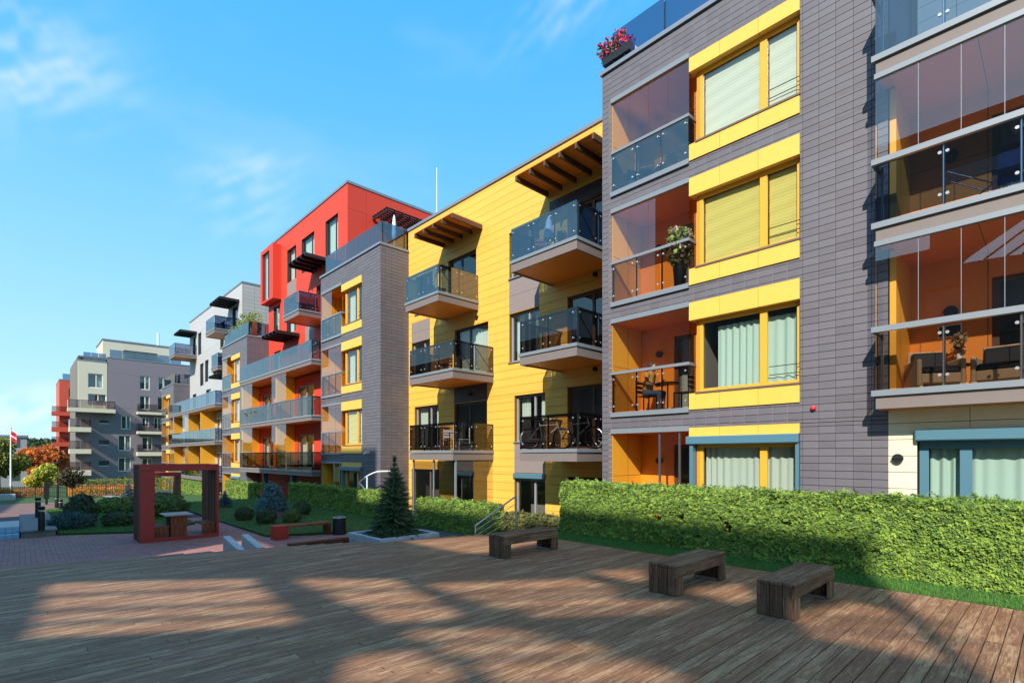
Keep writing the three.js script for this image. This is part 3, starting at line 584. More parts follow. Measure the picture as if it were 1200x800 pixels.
// ------------------------------------------------------------------ the yellow plank-clad house
{
  const ZB = -13.35, x0 = -21.15, x1 = -8.82, base = -1.4, top = 12.52;
  const T = thing('apartment_building', 'yellow plank-clad house with corner balconies and slatted awnings, beside the nearest grey block', 'building', [-15, base, ZB]);
  const W = [ // x0,x1,y0,y1, kind, inside
    [-20.9, -19.4, 5.3, 7.22, 'w', null], [-20.65, -18.75, 2.35, 4.25, 'w', 'pair'], [-20.9, -18.7, -0.7, 1.4, 'w', null], [-20.6, -19.2, 8.5, 10.2, 'w', null],
    [-18.06, -16.17, 8.2, 10.31, 'd', null], [-17.6, -15.43, 5.22, 7.26, 'd', 'curtainB'], [-17.64, -15.5, 2.22, 4.18, 'd', null], [-17.6, -15.5, -0.75, 1.3, 'd', null],
    [-14.24, -12.69, 8.6, 10.3, 'w', null], [-14.24, -12.69, 5.48, 7.28, 'w', 'pair'], [-13.96, -12.4, 2.52, 4.22, 'w', 'pair'], [-13.96, -12.4, -0.65, 1.16, 'w', null],
    [-11.4, -9.0, 8.2, 10.3, 'd', null], [-11.4, -9.0, 5.22, 7.30, 'd', null], [-11.4, -9.0, 2.22, 4.28, 'd', null], [-11.4, -9.0, -0.75, 1.3, 'd', null],
  ];
  const panels = [[-20.9, -19.4, 7.22, 8.15, M.greyPanel], [-14.24, -12.69, 7.30, 8.6, M.greyPanel], [-13.96, -12.4, 1.38, 2.50, M.greyPanel], [-17.64, -15.5, 4.20, 4.86, M.darkPanel], [-12.2, -9.0, 10.3, 10.75, M.darkPanel], [-17.7, -15.4, 1.32, 1.9, M.darkPanel]];
  const holes = [...W.map((q) => q.slice(0, 4)), ...panels.map((q) => q.slice(0, 4)), [-13.96, -12.4, 1.16, 1.38]];
  merged('wall', M.yellowBack, T, wallPieces({ plane: ZB - 0.25, thick: 0.228, u0: x0, u1: x1, v0: base, v1: top, holes: W.map((q) => q.slice(0, 4)) }));
  emit('facade_plank', 'plank_cladding', M.yellowPlanks, T, cladPieces({ plane: ZB - 0.02, thick: 0.022, u0: x0, u1: x1, v0: base, v1: top, holes, row: 0.3, gap: 0.011 }), 300, 21);
  for (const [a, b, c, d, m] of panels) { bx('facade_panel', m, T, a, b, c + 0.006, lerp(c, d, 0.5) - 0.004, ZB - 0.02, ZB - 0.002); bx('facade_panel', m, T, a, b, lerp(c, d, 0.5) + 0.004, d - 0.006, ZB - 0.02, ZB - 0.002); }
  for (const [a, b, c, d, k, ins] of W) windowUnit(T, a, b, c, d, ZB, k === 'w' ? { frame: M.greyFrame, depth: 0.14, fw: 0.07, split: [0.6], inside: ins, sill: M.trim } : { name: 'balcony_door', frame: a > -12 && c > 2 ? M.brownFrame : M.darkFrame, depth: 0.12, fw: 0.09, split: [0.42], inside: ins });
  bx('shutter_box', M.blueMetal, T, -13.98, -12.38, 1.18, 1.36, ZB - 0.12, ZB + 0.08, { c: 0.015 });
  bx('core', M.room, T, x0, x1, base, top - 0.1, -26, ZB - 1.3);
  each('floor_slab', M.room, T, [-0.8, 2.15, 5.15, 8.15, 12.3].map((y) => [x0, x1, y - 0.3, y - 0.02, ZB - 1.3, ZB - 0.255]));
  each('partition_wall', M.room, T, [-18.5, -15.0, -11.9].map((x) => [x, x + 0.1, base, top - 0.3, ZB - 1.3, ZB - 0.255]));
  bx('roof', M.roofDark, T, x0, x1, top - 0.09, top, -26, ZB - 0.2);
  bx('coping', M.coping, T, x0 - 0.02, x1, top + 0.002, top + 0.12, ZB - 0.4, ZB + 0.06);
  bx('end_wall', M.yellowPlanks[0], T, x0 - 0.02, x0 - 0.002, 10, top, -26, ZB);
  const bl = { sides: [true, true], brace: true };
  balcony(T, -18.28, -16.03, -11.4, ZB, 8.16, { ...bl, n: 2, glassM: M.smokeSkyTint });
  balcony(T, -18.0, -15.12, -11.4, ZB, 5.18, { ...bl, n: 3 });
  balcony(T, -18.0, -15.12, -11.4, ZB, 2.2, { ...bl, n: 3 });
  balcony(T, -12.08, -9.38, -11.4, ZB, 8.18, { ...bl, n: 3, glassM: M.smokeSkyTint });
  balcony(T, -11.68, -9.38, -11.4, ZB, 5.18, { ...bl, n: 2 });
  balcony(T, -11.68, -9.38, -11.4, ZB, 2.2, { ...bl, n: 2 });
  awning(T, -18.35, -15.78, 11.12, ZB + 0.003, 1.5, 5, M.warmAwning ?? (M.warmAwning = std([0.10, 0.05, 0.028], 0.6)), M.orangeWood);
  awning(T, -12.3, -9.1, 11.12, ZB + 0.003, 1.55, 6, M.warmAwning, M.orangeWood);
  // glazed winter garden under the lower balcony
  const g = part('winter_garden', T, [-16.5, -0.8, -11.5]);
  bx('glazing_panel', M.smoke, g, -17.9, -16.55, -0.75, 1.8, -11.55, -11.54); bx('glazing_panel', M.smoke, g, -16.5, -15.2, -0.75, 1.8, -11.55, -11.54); bx('glazing_panel', M.clear, g, -15.16, -15.15, -0.75, 1.8, -13.3, -11.55);
  each('post', M.trim, g, [[-17.96, -17.9, -0.8, 1.84, -11.58, -11.52], [-16.55, -16.5, -0.8, 1.84, -11.58, -11.52], [-15.2, -15.13, -0.8, 1.84, -11.58, -11.52]]);
  for (const [x, y] of [[-16.1, 7.55], [-16.55, 4.5], [-10.2, 7.75], [-10.2, 4.75]]) put('wall_lamp', rod([0, 0, 0], [0, 0, 0.1], 0.07, 14), M.darkMetal, T, [x, y, ZB]);
}

// ------------------------------------------------------------------ the red and the white house with long balconies
function wing({ label, x0, x1, fl, top, mats, inner, frame, base, bays, windows, small, awn, lowWin, group }) {
  const ZB = -13.35, ZL = -12.7, T = thing('apartment_building', label, 'building', [(x0 + x1) / 2, base, ZB], group);
  const f = (k) => fl + 3 * (k - 1), lowTop = f(3) - 0.36;
  // lower storeys
  const lh = []; for (const k of [0, 1, 2]) for (const [a, b] of lowWin) lh.push([a, b, f(k) + 0.02, f(k) + 2.1]);
  merged('wall', M.joint, T, wallPieces({ plane: ZL - 0.22, thick: 0.2, u0: x0, u1: x1, v0: base, v1: lowTop, holes: lh }));
  emit('facade_panel', 'panel_cladding', mats, T, cladPieces({ plane: ZL - 0.02, thick: 0.02, u0: x0, u1: x1, v0: base, v1: lowTop, holes: lh, row: 3, col: 1.6, gap: 0.008 }), 60, 31);
  for (const [a, b, c, d] of lh) windowUnit(T, a, b, c, d, ZL, { frame, depth: 0.05, fw: 0.1, split: [0.5], inside: 'pair' });
  // upper storeys
  const uh = windows.map((q) => q.slice(0, 4));
  merged('wall', M.joint, T, wallPieces({ plane: ZB - 0.22, thick: 0.2, u0: x0, u1: x1, v0: lowTop, v1: top, holes: uh }));
  emit('facade_panel', 'panel_cladding', mats, T, cladPieces({ plane: ZB - 0.02, thick: 0.02, u0: x0, u1: x1, v0: lowTop, v1: top, holes: [...uh, ...inner.map((q) => q.slice(0, 4))], row: 2.15, col: 2.4, gap: 0.01 }), 90, 33);
  for (const [a, b, c, d] of inner) bx('facade_panel', M.greyPanel, T, a, b, c + 0.005, d - 0.005, ZB - 0.02, ZB - 0.004);
  for (const [a, b, c, d, i] of windows) windowUnit(T, a, b, c, d, ZB, { frame: M.darkFrame, depth: 0.1, fw: 0.06, split: [0.72], inside: i ?? 'curtain' });
  bx('core', M.room, T, x0 + 0.02, x1 - 0.03, base, top - 0.05, -26, ZB - 1.0);
  each('floor_slab', M.room, T, [0, 1, 2, 3, 4, 5].map((k) => [x0 + 0.02, x1 - 0.03, f(k) - 0.3, f(k) - 0.03, ZB - 1.0, ZB - 0.225]));
  bx('end_wall', M.joint, T, x1 - 0.028, x1 - 0.006, base, top, -26, ZB - 0.22);
  emit('facade_panel', 'panel_cladding', small.side ?? mats, T, cladPieces({ face: 'x', plane: x1 - 0.004, thick: 0.02, u0: -26, u1: ZB, v0: f(3), v1: top, row: small.sideRow ?? 2.15, col: small.sideCol ?? 2.3, gap: 0.012 }), small.side ? 0 : 60, 35);
  bx('roof', M.roofDark, T, x0, x1, top - 0.04, top, -26, ZB - 0.2);
  each('coping', M.coping, T, [[x0 - 0.03, x1 + 0.05, top + 0.002, top + 0.14, ZB - 0.3, ZB + 0.05], [x1 - 0.3, x1 + 0.05, top + 0.002, top + 0.14, -26, ZB - 0.3]]);
  // bays
  for (const [a, b, c, d, zf] of bays) {
    const by = part('bay', T, [(a + b) / 2, c, ZB]), mx = (a + b) / 2;
    merged('shell', mats[0], by, [[a, b, c, c + 0.14, ZB, zf], [a, b, d - 0.3, d, ZB, zf], [a, mx - 0.95, c + 0.14, d - 0.3, ZB, zf], [mx + 0.55, b, c + 0.14, d - 0.3, ZB, zf]]);
    windowUnit(T, mx - 0.95, mx + 0.55, c + 0.14, d - 0.3, zf, { frame: M.darkFrame, depth: 0.08, split: [0.7], inside: 'curtain' });
  }
  // long balconies and the yellow dividing walls between them
  for (const k of [1, 2, 3]) balcony(T, x0 - 0.05, x1 - 0.2, -11.4, k === 3 ? ZB : ZL, f(k), { n: Math.round((x1 - x0) / 1.55), ns: 1, fh: 0.2, glassM: k === 3 || top < 17 ? M.smokeSkyTint : M.smokeDark, sides: [true, true], soffitM: M.soffit });
  for (const k of [1, 2]) {
    for (const x of [x0 + 0.02, x0 + 6.65, ...(x1 - x0 > 15 ? [x0 + 12.5] : [])]) bx('dividing_wall', M.amberWood, T, x - 0.05, x + 0.05, f(k) + 0.004, f(k + 1) - 0.32, ZL + 0.003, -11.56);
    for (const [a, b] of [[x0, x0 + 2.5], [x0 + 6.2, x0 + 8.6]]) for (let i = 0; i < 3; i++) { const w = (b - a) / 3; bx('screen_panel', M.pane, T, a + i * w + 0.008, a + (i + 1) * w - 0.008, f(k) + 1.08, f(k + 1) - 0.32, -11.46, -11.45); }
    each('screen_rail', M.trim, T, [[x0, x0 + 2.5, f(k) + 1.03, f(k) + 1.075, -11.48, -11.43], [x0 + 6.2, x0 + 8.6, f(k) + 1.03, f(k) + 1.075, -11.48, -11.43]]);
  }
  for (const x of [x0 + 4.4, x0 + 9.2]) bx('column', M.navy, T, x - 0.14, x + 0.14, base, f(1) - 0.31, -11.8, -11.52);
  for (const [a, b, k, zf] of small.list) balcony(T, a, b, zf ?? -11.5, ZB, f(k) + 0.1, { n: 2, ns: 2, glassM: M.smokeSkyTint, brace: true });
  for (const [a, b, y] of awn) awning(T, a, b, y, ZB + 0.003, 1.5, 5, M.darkMetal);
  return T;
}
wing({
  label: 'red panelled house with long glass balconies and a projecting bay under the roof', x0: -40.0, x1: -27.42, fl: 1.2, top: 17.2, base: -2.6, mats: M.redPanels, frame: M.greyFrame,
  inner: [[-36.4, -34.8, 12.85, 13.72], [-33.3, -31.9, 8.6, 10.2]], lowWin: [[-39.2, -37.1], [-32.75, -30.4]],
  windows: [[-30.3, -28.6, 13.75, 15.95], [-33.9, -31.9, 13.75, 15.95], [-36.4, -34.8, 13.75, 15.95], [-39.0, -37.7, 10.3, 12.6], [-36.5, -34.9, 10.3, 12.6], [-38.9, -37.6, 7.3, 9.4, 'pair'], [-31.6, -29.7, 10.3, 12.4]],
  bays: [[-40.0, -37.45, 12.9, 16.7, -12.78]], small: { list: [[-31.9, -29.6, 4, -11.5]] }, awn: [[-32.2, -29.6, 13.55], [-36.9, -34.2, 9.95]],
});
wing({
  label: 'white house with long glass balconies and dark awnings, beyond the red house', x0: -64.1, x1: -46.2, fl: 0.2, top: 16.15, base: -3.6, mats: M.whitePanels, frame: M.whiteFrame,
  inner: [], lowWin: [[-63.0, -60.9], [-58.6, -56.5], [-54.2, -52.6], [-51.4, -49.0]],
  windows: [[-60.6, -59.3, 12.2, 14.4], [-62.6, -61.4, 12.3, 14.3], [-59.8, -58.4, 9.0, 11.2], [-62.8, -61.3, 6.2, 8.4], [-48.9, -47.4, 12.3, 14.6], [-52.6, -51.1, 11.6, 14.0], [-55.0, -53.6, 9.2, 11.4], [-51.8, -50.5, 9.2, 11.4], [-57.9, -56.6, 9.2, 11.3], [-49.2, -48.0, 9.2, 11.2], [-57.5, -55.8, 6.2, 8.4], [-52.0, -50.0, 6.2, 8.4]],
  bays: [], small: { list: [[-49.6, -46.9, 5, -11.5], [-63.7, -61.1, 5, -11.4], [-48.7, -46.8, 4, -11.7]], side: shades([0.44, 0.43, 0.41], 4, 0.1, 0.6, 18), sideRow: 0.3, sideCol: 0.9 }, awn: [[-49.9, -46.9, 14.9], [-63.9, -61.0, 14.7], [-50.2, -47.0, 8.75]],
});
// slatted awning and chimney pipes on the roof terrace beside the red end wall
{
  const t = thing('terrace_pergola', 'dark slatted awning fixed high on the red end wall above the grey tower', 'awning', [-27.4, 15.6, -16]);
  for (let i = 0; i < 8; i++) { const z = -14.9 - i * 0.5; bx('beam', M.darkMetal, t, -27.38, -25.7, 15.56, 15.74, z - 0.04, z + 0.04); }
  for (let i = 0; i < 7; i++) { const x = -27.3 + i * 0.24; bx('slat', M.darkMetal, t, x, x + 0.15, 15.742, 15.77, -18.5, -14.8); }
}
{
  const t = thing('parasol', 'closed white parasol standing on the grey tower roof terrace', 'parasol', [-22.2, 11.66, -13.2]);
  put('pole', rod([0, 0, 0], [0, 1.95, 0], 0.02), M.white, t); put('canopy', lathe([[0.02, 1.95], [0.06, 1.8], [0.10, 1.4], [0.12, 1.0], [0.10, 0.8], [0.02, 0.75]], [0, 0, 0], 12), M.white, t); put('base', lathe([[0, 0], [0.25, 0], [0.25, 0.06], [0.05, 0.1]], [0, 0, 0]), M.darkMetal, t);
}

// ------------------------------------------------------------------ buildings closing the court, facing +x
function rectX(px0, px1, py0, py1, x) { const a = onX(px0, py0, x), b = onX(px1, py1, x); return [Math.min(a[2], b[2]), Math.max(a[2], b[2]), Math.min(a[1], b[1]), Math.max(a[1], b[1])]; }   // z0, z1, y0, y1
{
  const X = -93, base = groundY(X) - 0.3, T = thing('apartment_building', 'grey and cream stepped apartment block with roof terrace, closing the far end of the court', 'building', [X, base, -15]);
  const grey = shades([0.20, 0.172, 0.195], 3, 0.06, 0.6, 41), cream = shades([0.60, 0.55, 0.42], 3, 0.05, 0.6, 42);
  const main = rectX(125, 213, 428, 428, X), mainTop = main[3], cr = rectX(91, 125, 425, 425, X), pent = rectX(120, 198, 398, 428, X - 4);
  const win = [[163, 175, 440, 457], [185, 196, 442, 458], [163, 175, 463.5, 480], [184, 196, 465, 481], [141.5, 152.7, 487, 503], [138, 152.7, 510, 528], [138, 152.7, 536, 552], [138, 152.7, 558, 569], [166, 174, 489, 500], [180, 188, 489, 503], [166, 178, 512, 527], [166, 178, 537, 550]];
  const slot = [[116, 127, 492, 496], [115.5, 127.5, 515.5, 521], [115.5, 127.5, 540, 545.5]];
  const holes = [...win, ...slot].map(([a, b, c, d]) => { const r = rectX(a, b, c, d, X); return r; });
  const zl = onX(88, 480, X)[2];
  merged('wall', grey[0], T, wallPieces({ face: 'x', plane: X - 0.3, thick: 0.3, u0: main[0] - 8, u1: zl, v0: base, v1: mainTop, holes: [...holes, rectX(88, 125.5, 428, 470, X).map((q, i) => (i === 3 ? mainTop + 1 : q))] }));
  bx('core', M.room, T, X - 14, X - 0.7, base, mainTop - 0.3, main[0] - 8, zl - 0.2);
  const creamTop = cr[3], cy0 = onX(100, 470, X)[1];
  const cw = [[102.5, 120, 437, 455], [102.5, 124, 461, 475]].map(([a, b, c, d]) => rectX(a, b, c, d, X));
  merged('wall', cream[0], T, wallPieces({ face: 'x', plane: X - 0.28, thick: 0.3, u0: cr[0], u1: cr[1], v0: cy0 - 1.2, v1: creamTop, holes: cw }));
  bx('side_wall', cream[1], T, X - 10, X - 0.3, cy0 - 1.2, creamTop, cr[1] - 0.2, cr[1]);
  bx('penthouse', cream[2], T, X - 12, X - 4, pent[2], pent[3], pent[0], pent[1]);
  bx('coping', M.coping, T, X - 12.1, X - 3.9, pent[3] + 0.002, pent[3] + 0.2, pent[0] - 0.1, pent[1] + 0.1);
  bx('coping', M.coping, T, X - 12, X + 0.05, mainTop + 0.002, mainTop + 0.12, main[0] - 8, cr[0]);
  bx('coping', M.coping, T, X - 10, X + 0.07, creamTop + 0.002, creamTop + 0.12, cr[0] + 0.01, cr[1] + 0.05);
  bx('roof', M.roofDark, T, X - 14, X - 0.31, mainTop - 0.28, mainTop - 0.02, main[0] - 8, zl - 0.3);
  for (const r of [...holes.slice(0, win.length), ...cw]) {
    const w = part('window', T, [X, r[2], (r[0] + r[1]) / 2]), mz = lerp(r[0], r[1], 0.45);
    merged('frame', M.whiteFrame, w, [[X - 0.2, X - 0.1, r[2], r[2] + 0.1, r[0], r[1]], [X - 0.2, X - 0.1, r[3] - 0.1, r[3], r[0], r[1]], [X - 0.2, X - 0.1, r[2] + 0.1, r[3] - 0.1, r[0], r[0] + 0.09], [X - 0.2, X - 0.1, r[2] + 0.1, r[3] - 0.1, r[1] - 0.09, r[1]], [X - 0.2, X - 0.1, r[2] + 0.1, r[3] - 0.1, mz - 0.05, mz + 0.05]]);
    bx('pane', M.pane, w, X - 0.17, X - 0.16, r[2] + 0.1, r[3] - 0.1, r[0] + 0.09, mz - 0.05); bx('pane', M.pane, w, X - 0.17, X - 0.16, r[2] + 0.1, r[3] - 0.1, mz + 0.05, r[1] - 0.09);
    const cw2 = (r[1] - r[0]) * 0.42, g = foldGeo(r[0] + 0.1, r[0] + 0.1 + cw2, r[2] + 0.1, r[3] - 0.15, 0, 0.2, 0.05, wseed++).rotateY(Math.PI / 2); g.rotateY(Math.PI).scale(1, 1, 1);
    const gg = foldGeo(-cw2 / 2, cw2 / 2, 0.1, r[3] - r[2] - 0.15, 0, 0.2, 0.05, wseed++).rotateY(Math.PI / 2).translate(-0.5, 0, 0.1 + cw2 / 2 + r[0] - (r[0] + r[1]) / 2); g.dispose();
    put('curtain', gg, M.curtainB, w);
  }
  for (const r of holes.slice(win.length)) { const w = part('window', T, [X, r[2], (r[0] + r[1]) / 2]); bx('pane', M.farPane, w, X - 0.2, X - 0.18, r[2], r[3], r[0], r[1]); bx('sill', M.whiteFrame, w, X - 0.15, X + 0.06, r[2] - 0.08, r[2] - 0.002, r[0], r[1]); }
  const slabs = [[79, 135, 477, 484, 1.6], [81, 106.5, 500, 506, 2.2], [81, 106.5, 526, 531.5, 2.2], [81, 106.5, 551, 557, 2.2], [161, 196, 482, 486.5, 1.2], [161, 196, 505, 509, 1.4], [161, 196, 529.5, 534, 1.4], [161, 196, 554, 558, 1.4]];
  for (const [a, b, c, d, dep] of slabs) {
    const r = rectX(a, b, c, d, X + dep), q = part('balcony', T, [X, r[2], (r[0] + r[1]) / 2]);
    bx('slab', cream[1], q, X + 0.003, X + dep, r[2], r[3], r[0], r[1]);
    const n = Math.max(2, Math.round((r[1] - r[0]) / 1.4)), w = (r[1] - r[0]) / n;
    for (let i = 0; i < n; i++) bx('glass_panel', M.smoke, q, X + dep - 0.03, X + dep - 0.015, r[3], r[3] + 1.05, r[0] + i * w + 0.02, r[0] + (i + 1) * w - 0.02);
    bx('glass_panel', M.smoke, q, X + 0.02, X + dep - 0.05, r[3], r[3] + 1.05, r[1] - 0.03, r[1] - 0.015); bx('glass_panel', M.smoke, q, X + 0.02, X + dep - 0.05, r[3], r[3] + 1.05, r[0] + 0.015, r[0] + 0.03);
    merged('rail', M.darkMetal, q, [[X + dep - 0.06, X + dep, r[3] + 1.052, r[3] + 1.1, r[0], r[1]]]);
  }
  for (const [a, b, y, x] of [[97, 124, creamTop + 0.13, X - 0.4], [128, 212, mainTop + 0.13, X - 0.4]]) {
    const z0 = onX(b, 430, x)[2], z1 = onX(a, 430, x)[2], q = part('roof_railing', T, [x, y, (z0 + z1) / 2]), n = Math.max(3, Math.round((z1 - z0) / 1.5)), w = (z1 - z0) / n;
    for (let i = 0; i < n; i++) bx('glass_panel', M.smokeSkyTint, q, x - 0.01, x + 0.01, y, y + 1.15, z0 + i * w + 0.02, z0 + (i + 1) * w - 0.02);
  }
  const aw = rectX(144, 183, 412, 415, X - 3.2); bx('awning', M.darkMetal, T, X - 3.95, X - 2.6, aw[2], aw[3], aw[0], aw[1]);
  const dw = rectX(146, 180, 417, 427, X - 4); bx('terrace_window', M.farPane, T, X - 3.99, X - 3.95, dw[2], dw[3], dw[0], dw[1]);
  const ch = onX(185, 398, X - 6); put('chimney', rod([0, -2, 0], [0, 1.0, 0], 0.16), M.white, T, ch);
}
{
  const X = -139, base = groundY(X) - 0.4, T = thing('apartment_building', 'red apartment block with red balcony slabs, behind the grey and cream block', 'building', [X, base, -5]);
  const red = wallM([0.55, 0.075, 0.035], 0.5);
  const r = rectX(69, 95, 445, 480, X), w = rectX(80, 92, 455, 466, X);
  merged('wall', red, T, wallPieces({ face: 'x', plane: X - 0.3, thick: 0.3, u0: r[0] - 4, u1: r[1], v0: base, v1: r[3], holes: [w] }));
  bx('side_wall', red, T, X - 12, X - 0.3, base, r[3], r[1] - 0.3, r[1]);
  bx('core', M.room, T, X - 12, X - 0.8, base, r[3] - 0.3, r[0] - 4, r[1] - 0.31);
  bx('coping', M.coping, T, X - 12, X + 0.05, r[3] + 0.002, r[3] + 0.2, r[0] - 4, r[1] + 0.05);
  bx('pane', M.pane, T, X - 0.15, X - 0.13, w[2], w[3], w[0], w[1]);
  const rr = rectX(73, 91, 440, 445, X); bx('roof_railing', M.smokeSkyTint, T, X - 0.5, X - 0.48, r[3] + 0.21, r[3] + 1.4, rr[0], rr[1]);
  for (const [a, b, c, d] of [[60, 89, 482, 487.5], [60, 80, 500, 506], [60, 80, 518, 523], [60, 80, 536.5, 541], [60, 81, 554, 559]]) {
    const s = rectX(a, b, c, d, X + 1.8), q = part('balcony', T, [X, s[2], (s[0] + s[1]) / 2]);
    bx('slab', red, q, X + 0.004, X + 1.8, s[2], s[3], s[0], s[1]);
    const n = 3, ww = (s[1] - s[0]) / n; for (let i = 0; i < n; i++) bx('glass_panel', M.smoke, q, X + 1.76, X + 1.78, s[3], s[3] + 1.05, s[0] + i * ww + 0.02, s[0] + (i + 1) * ww - 0.02);
    bx('glass_panel', M.smoke, q, X + 0.02, X + 1.74, s[3], s[3] + 1.05, s[1] - 0.03, s[1] - 0.01);
    bx('rail', M.darkMetal, q, X + 1.74, X + 1.8, s[3] + 1.052, s[3] + 1.1, s[0], s[1]);
  }
}
{
  const d = 95, a = atD(19, 510, d), b = atD(31, 510, d), base = groundY(-110) - 1;
  const T = thing('apartment_building', 'plain grey house behind the flagpole and the green tree', 'building', [a[0], base, a[2]]);
  const x = b[0], z0 = b[2], z1 = z0 + 16;
  bx('wall', std([0.30, 0.30, 0.31], 0.8, { map: mot }), T, x - 9, x, base, a[1] - 0.4, z0, z1);
  bx('roof', M.coping, T, x - 9.2, x + 0.2, a[1] - 0.398, a[1], z0 - 0.2, z1);
  for (let k = 0; k < 3; k++) for (let i = 0; i < 3; i++) bx('window', M.farPane, T, x - 0.02, x + 0.02, base + 1.5 + k * 3, base + 3.0 + k * 3, z0 + 0.9 + i * 2.6, z0 + 2.1 + i * 2.6);
}
// ------------------------------------------------------------------ the house across the court, behind the photographer: its shadow lies on deck and hedges
{
  const Z = 16, T = thing('opposite_building', 'tall apartment house across the court with added openings that shape the deck sunlight', 'building', [-7, -0.6, Z]);
  const steps = [[-24, -9.5, 24.1], [-9.5, 0.5, 21.0], [0.5, 9.2, 21.3]];
  // added slanting openings: direct sun through them stands in for facade-glass reflections on the deck
  const patches = [
    [[60, 683], [100, 680], [307, 676], [347, 707], [370, 728], [233, 737], [40, 745], [57, 707]], [[343, 675], [473, 677], [520, 700], [560, 722], [460, 727], [400, 700]],
    [[500, 682], [687, 676], [740, 688], [717, 695], [740, 701], [797, 702], [853, 709], [787, 715], [643, 720], [590, 712]], [[690, 668], [760, 665], [762, 682], [723, 676]],
    [[470, 735], [600, 733], [693, 747], [800, 783], [850, 800], [600, 800], [560, 775], [520, 757]], [[415, 765], [500, 758], [556, 780], [560, 800], [400, 800]],
    [[930, 718], [1008, 703], [1104, 722], [1160, 728], [1185, 772], [1158, 784], [1092, 770], [1020, 755], [950, 742]], [[800, 690], [875, 682], [890, 700], [862, 704]], [[473, 633], [570, 627], [645, 633], [570, 648], [540, 646]],
  ].map((p) => p.map(([px, py]) => { const q = onY(px, py, 0); return [Math.min(9.0, q[0] + 0.43 * (Z - q[2])), 0.78 * (Z - q[2])]; }));
  patches.push([[-8.2, 14.0], [-5.3, 14.0], [-5.3, 16.1], [-8.2, 16.1]]);  // one more added opening, to let sun onto the paving
  const lit = std([0.13, 0.11, 0.10], 0.8, { map: mot });
  const wins = []; for (let k = 0; k < 4; k++) for (let i = 0; i < 11; i++) wins.push([-23 + i * 2.9, -21.3 + i * 2.9, 0.8 + 3 * k, 2.6 + 3 * k]);
  for (const [a, b] of steps) merged('wall', lit, T, wallPieces({ plane: Z, thick: 0.3, u0: a, u1: b, v0: -1, v1: 12.0, holes: wins }));
  const sh = new THREE.Shape(); sh.moveTo(-24, 12.0); sh.lineTo(9.2, 12.0); sh.lineTo(9.2, 21.3); sh.lineTo(0.5, 21.3); sh.lineTo(0.5, 21.0); sh.lineTo(-9.5, 21.0); sh.lineTo(-9.5, 24.1); sh.lineTo(-24, 24.1); sh.closePath();
  for (const p of patches) { const h = new THREE.Path(); p.forEach(([x, y], i) => (i ? h.lineTo(x, y) : h.moveTo(x, y))); h.closePath(); sh.holes.push(h); }
  merged('light_cutout_wall', lit, T, [new THREE.ExtrudeGeometry(sh, { depth: 0.15, bevelEnabled: false }).translate(0, 0, Z + 0.05)]);  // upper wall pierced by the added sun-patch openings
  const rl = (px, py) => { const q = onY(px, py, 0); return [q[0] + 0.43 * (Z - q[2]), 0.78 * (Z - q[2]), Z + 0.12]; };
  for (const [a, b] of [[[60, 697], [315, 686]], [[58, 714], [335, 704]], [[50, 729], [355, 717]], [[520, 693], [730, 688]], [[555, 701], [735, 696]], [[585, 711], [850, 709]], [[360, 690], [505, 690]], [[405, 708], [540, 708]], [[490, 748], [690, 748]], [[530, 766], [760, 768]], [[940, 732], [1150, 748]], [[960, 722], [1120, 728]]])
    merged('streak_shadow_bar', M.darkMetal, T, [rod(rl(...a), rl(...b), 0.055, 6)]);  // added bars that draw dark streaks across the sun patches
  bx('core', M.core, T, -23.9, 9.1, -1, 11.8, Z + 0.9, Z + 8);
  bx('roof', M.roofDark, T, -23.9, 9.1, 11.82, 11.95, Z + 0.31, Z + 8);
  for (const [a, b, c, d] of wins) bx('window_pane', M.farPane, T, a, b, c, d, Z + 0.12, Z + 0.14);
}

{ // added unseen lower house, put in to darken reflections in the lower panes
  const Z = 22, T = thing('opposite_building', 'added unseen brown apartment house that darkens reflections in the lower panes', 'building', [-50, -0.9, Z]);
  const wins = []; for (let k = 0; k < 5; k++) for (let i = 0; i < 15; i++) wins.push([-74 + i * 3.2, -72.2 + i * 3.2, 0.6 + 3 * k, 2.4 + 3 * k]);
  merged('wall', std([0.15, 0.105, 0.08], 0.8, { map: mot }), T, wallPieces({ plane: Z, thick: 0.3, u0: -75, u1: -26, v0: -3, v1: 16, holes: wins }));
  bx('core', M.core, T, -74.9, -26.1, -3, 15.8, Z + 0.9, Z + 10); bx('roof', M.roofDark, T, -75, -26, 15.82, 16.0, Z + 0.31, Z + 10);
  for (const [a, b, c, d] of wins) bx('window_pane', M.farPane, T, a, b, c, d, Z + 0.12, Z + 0.14);
}
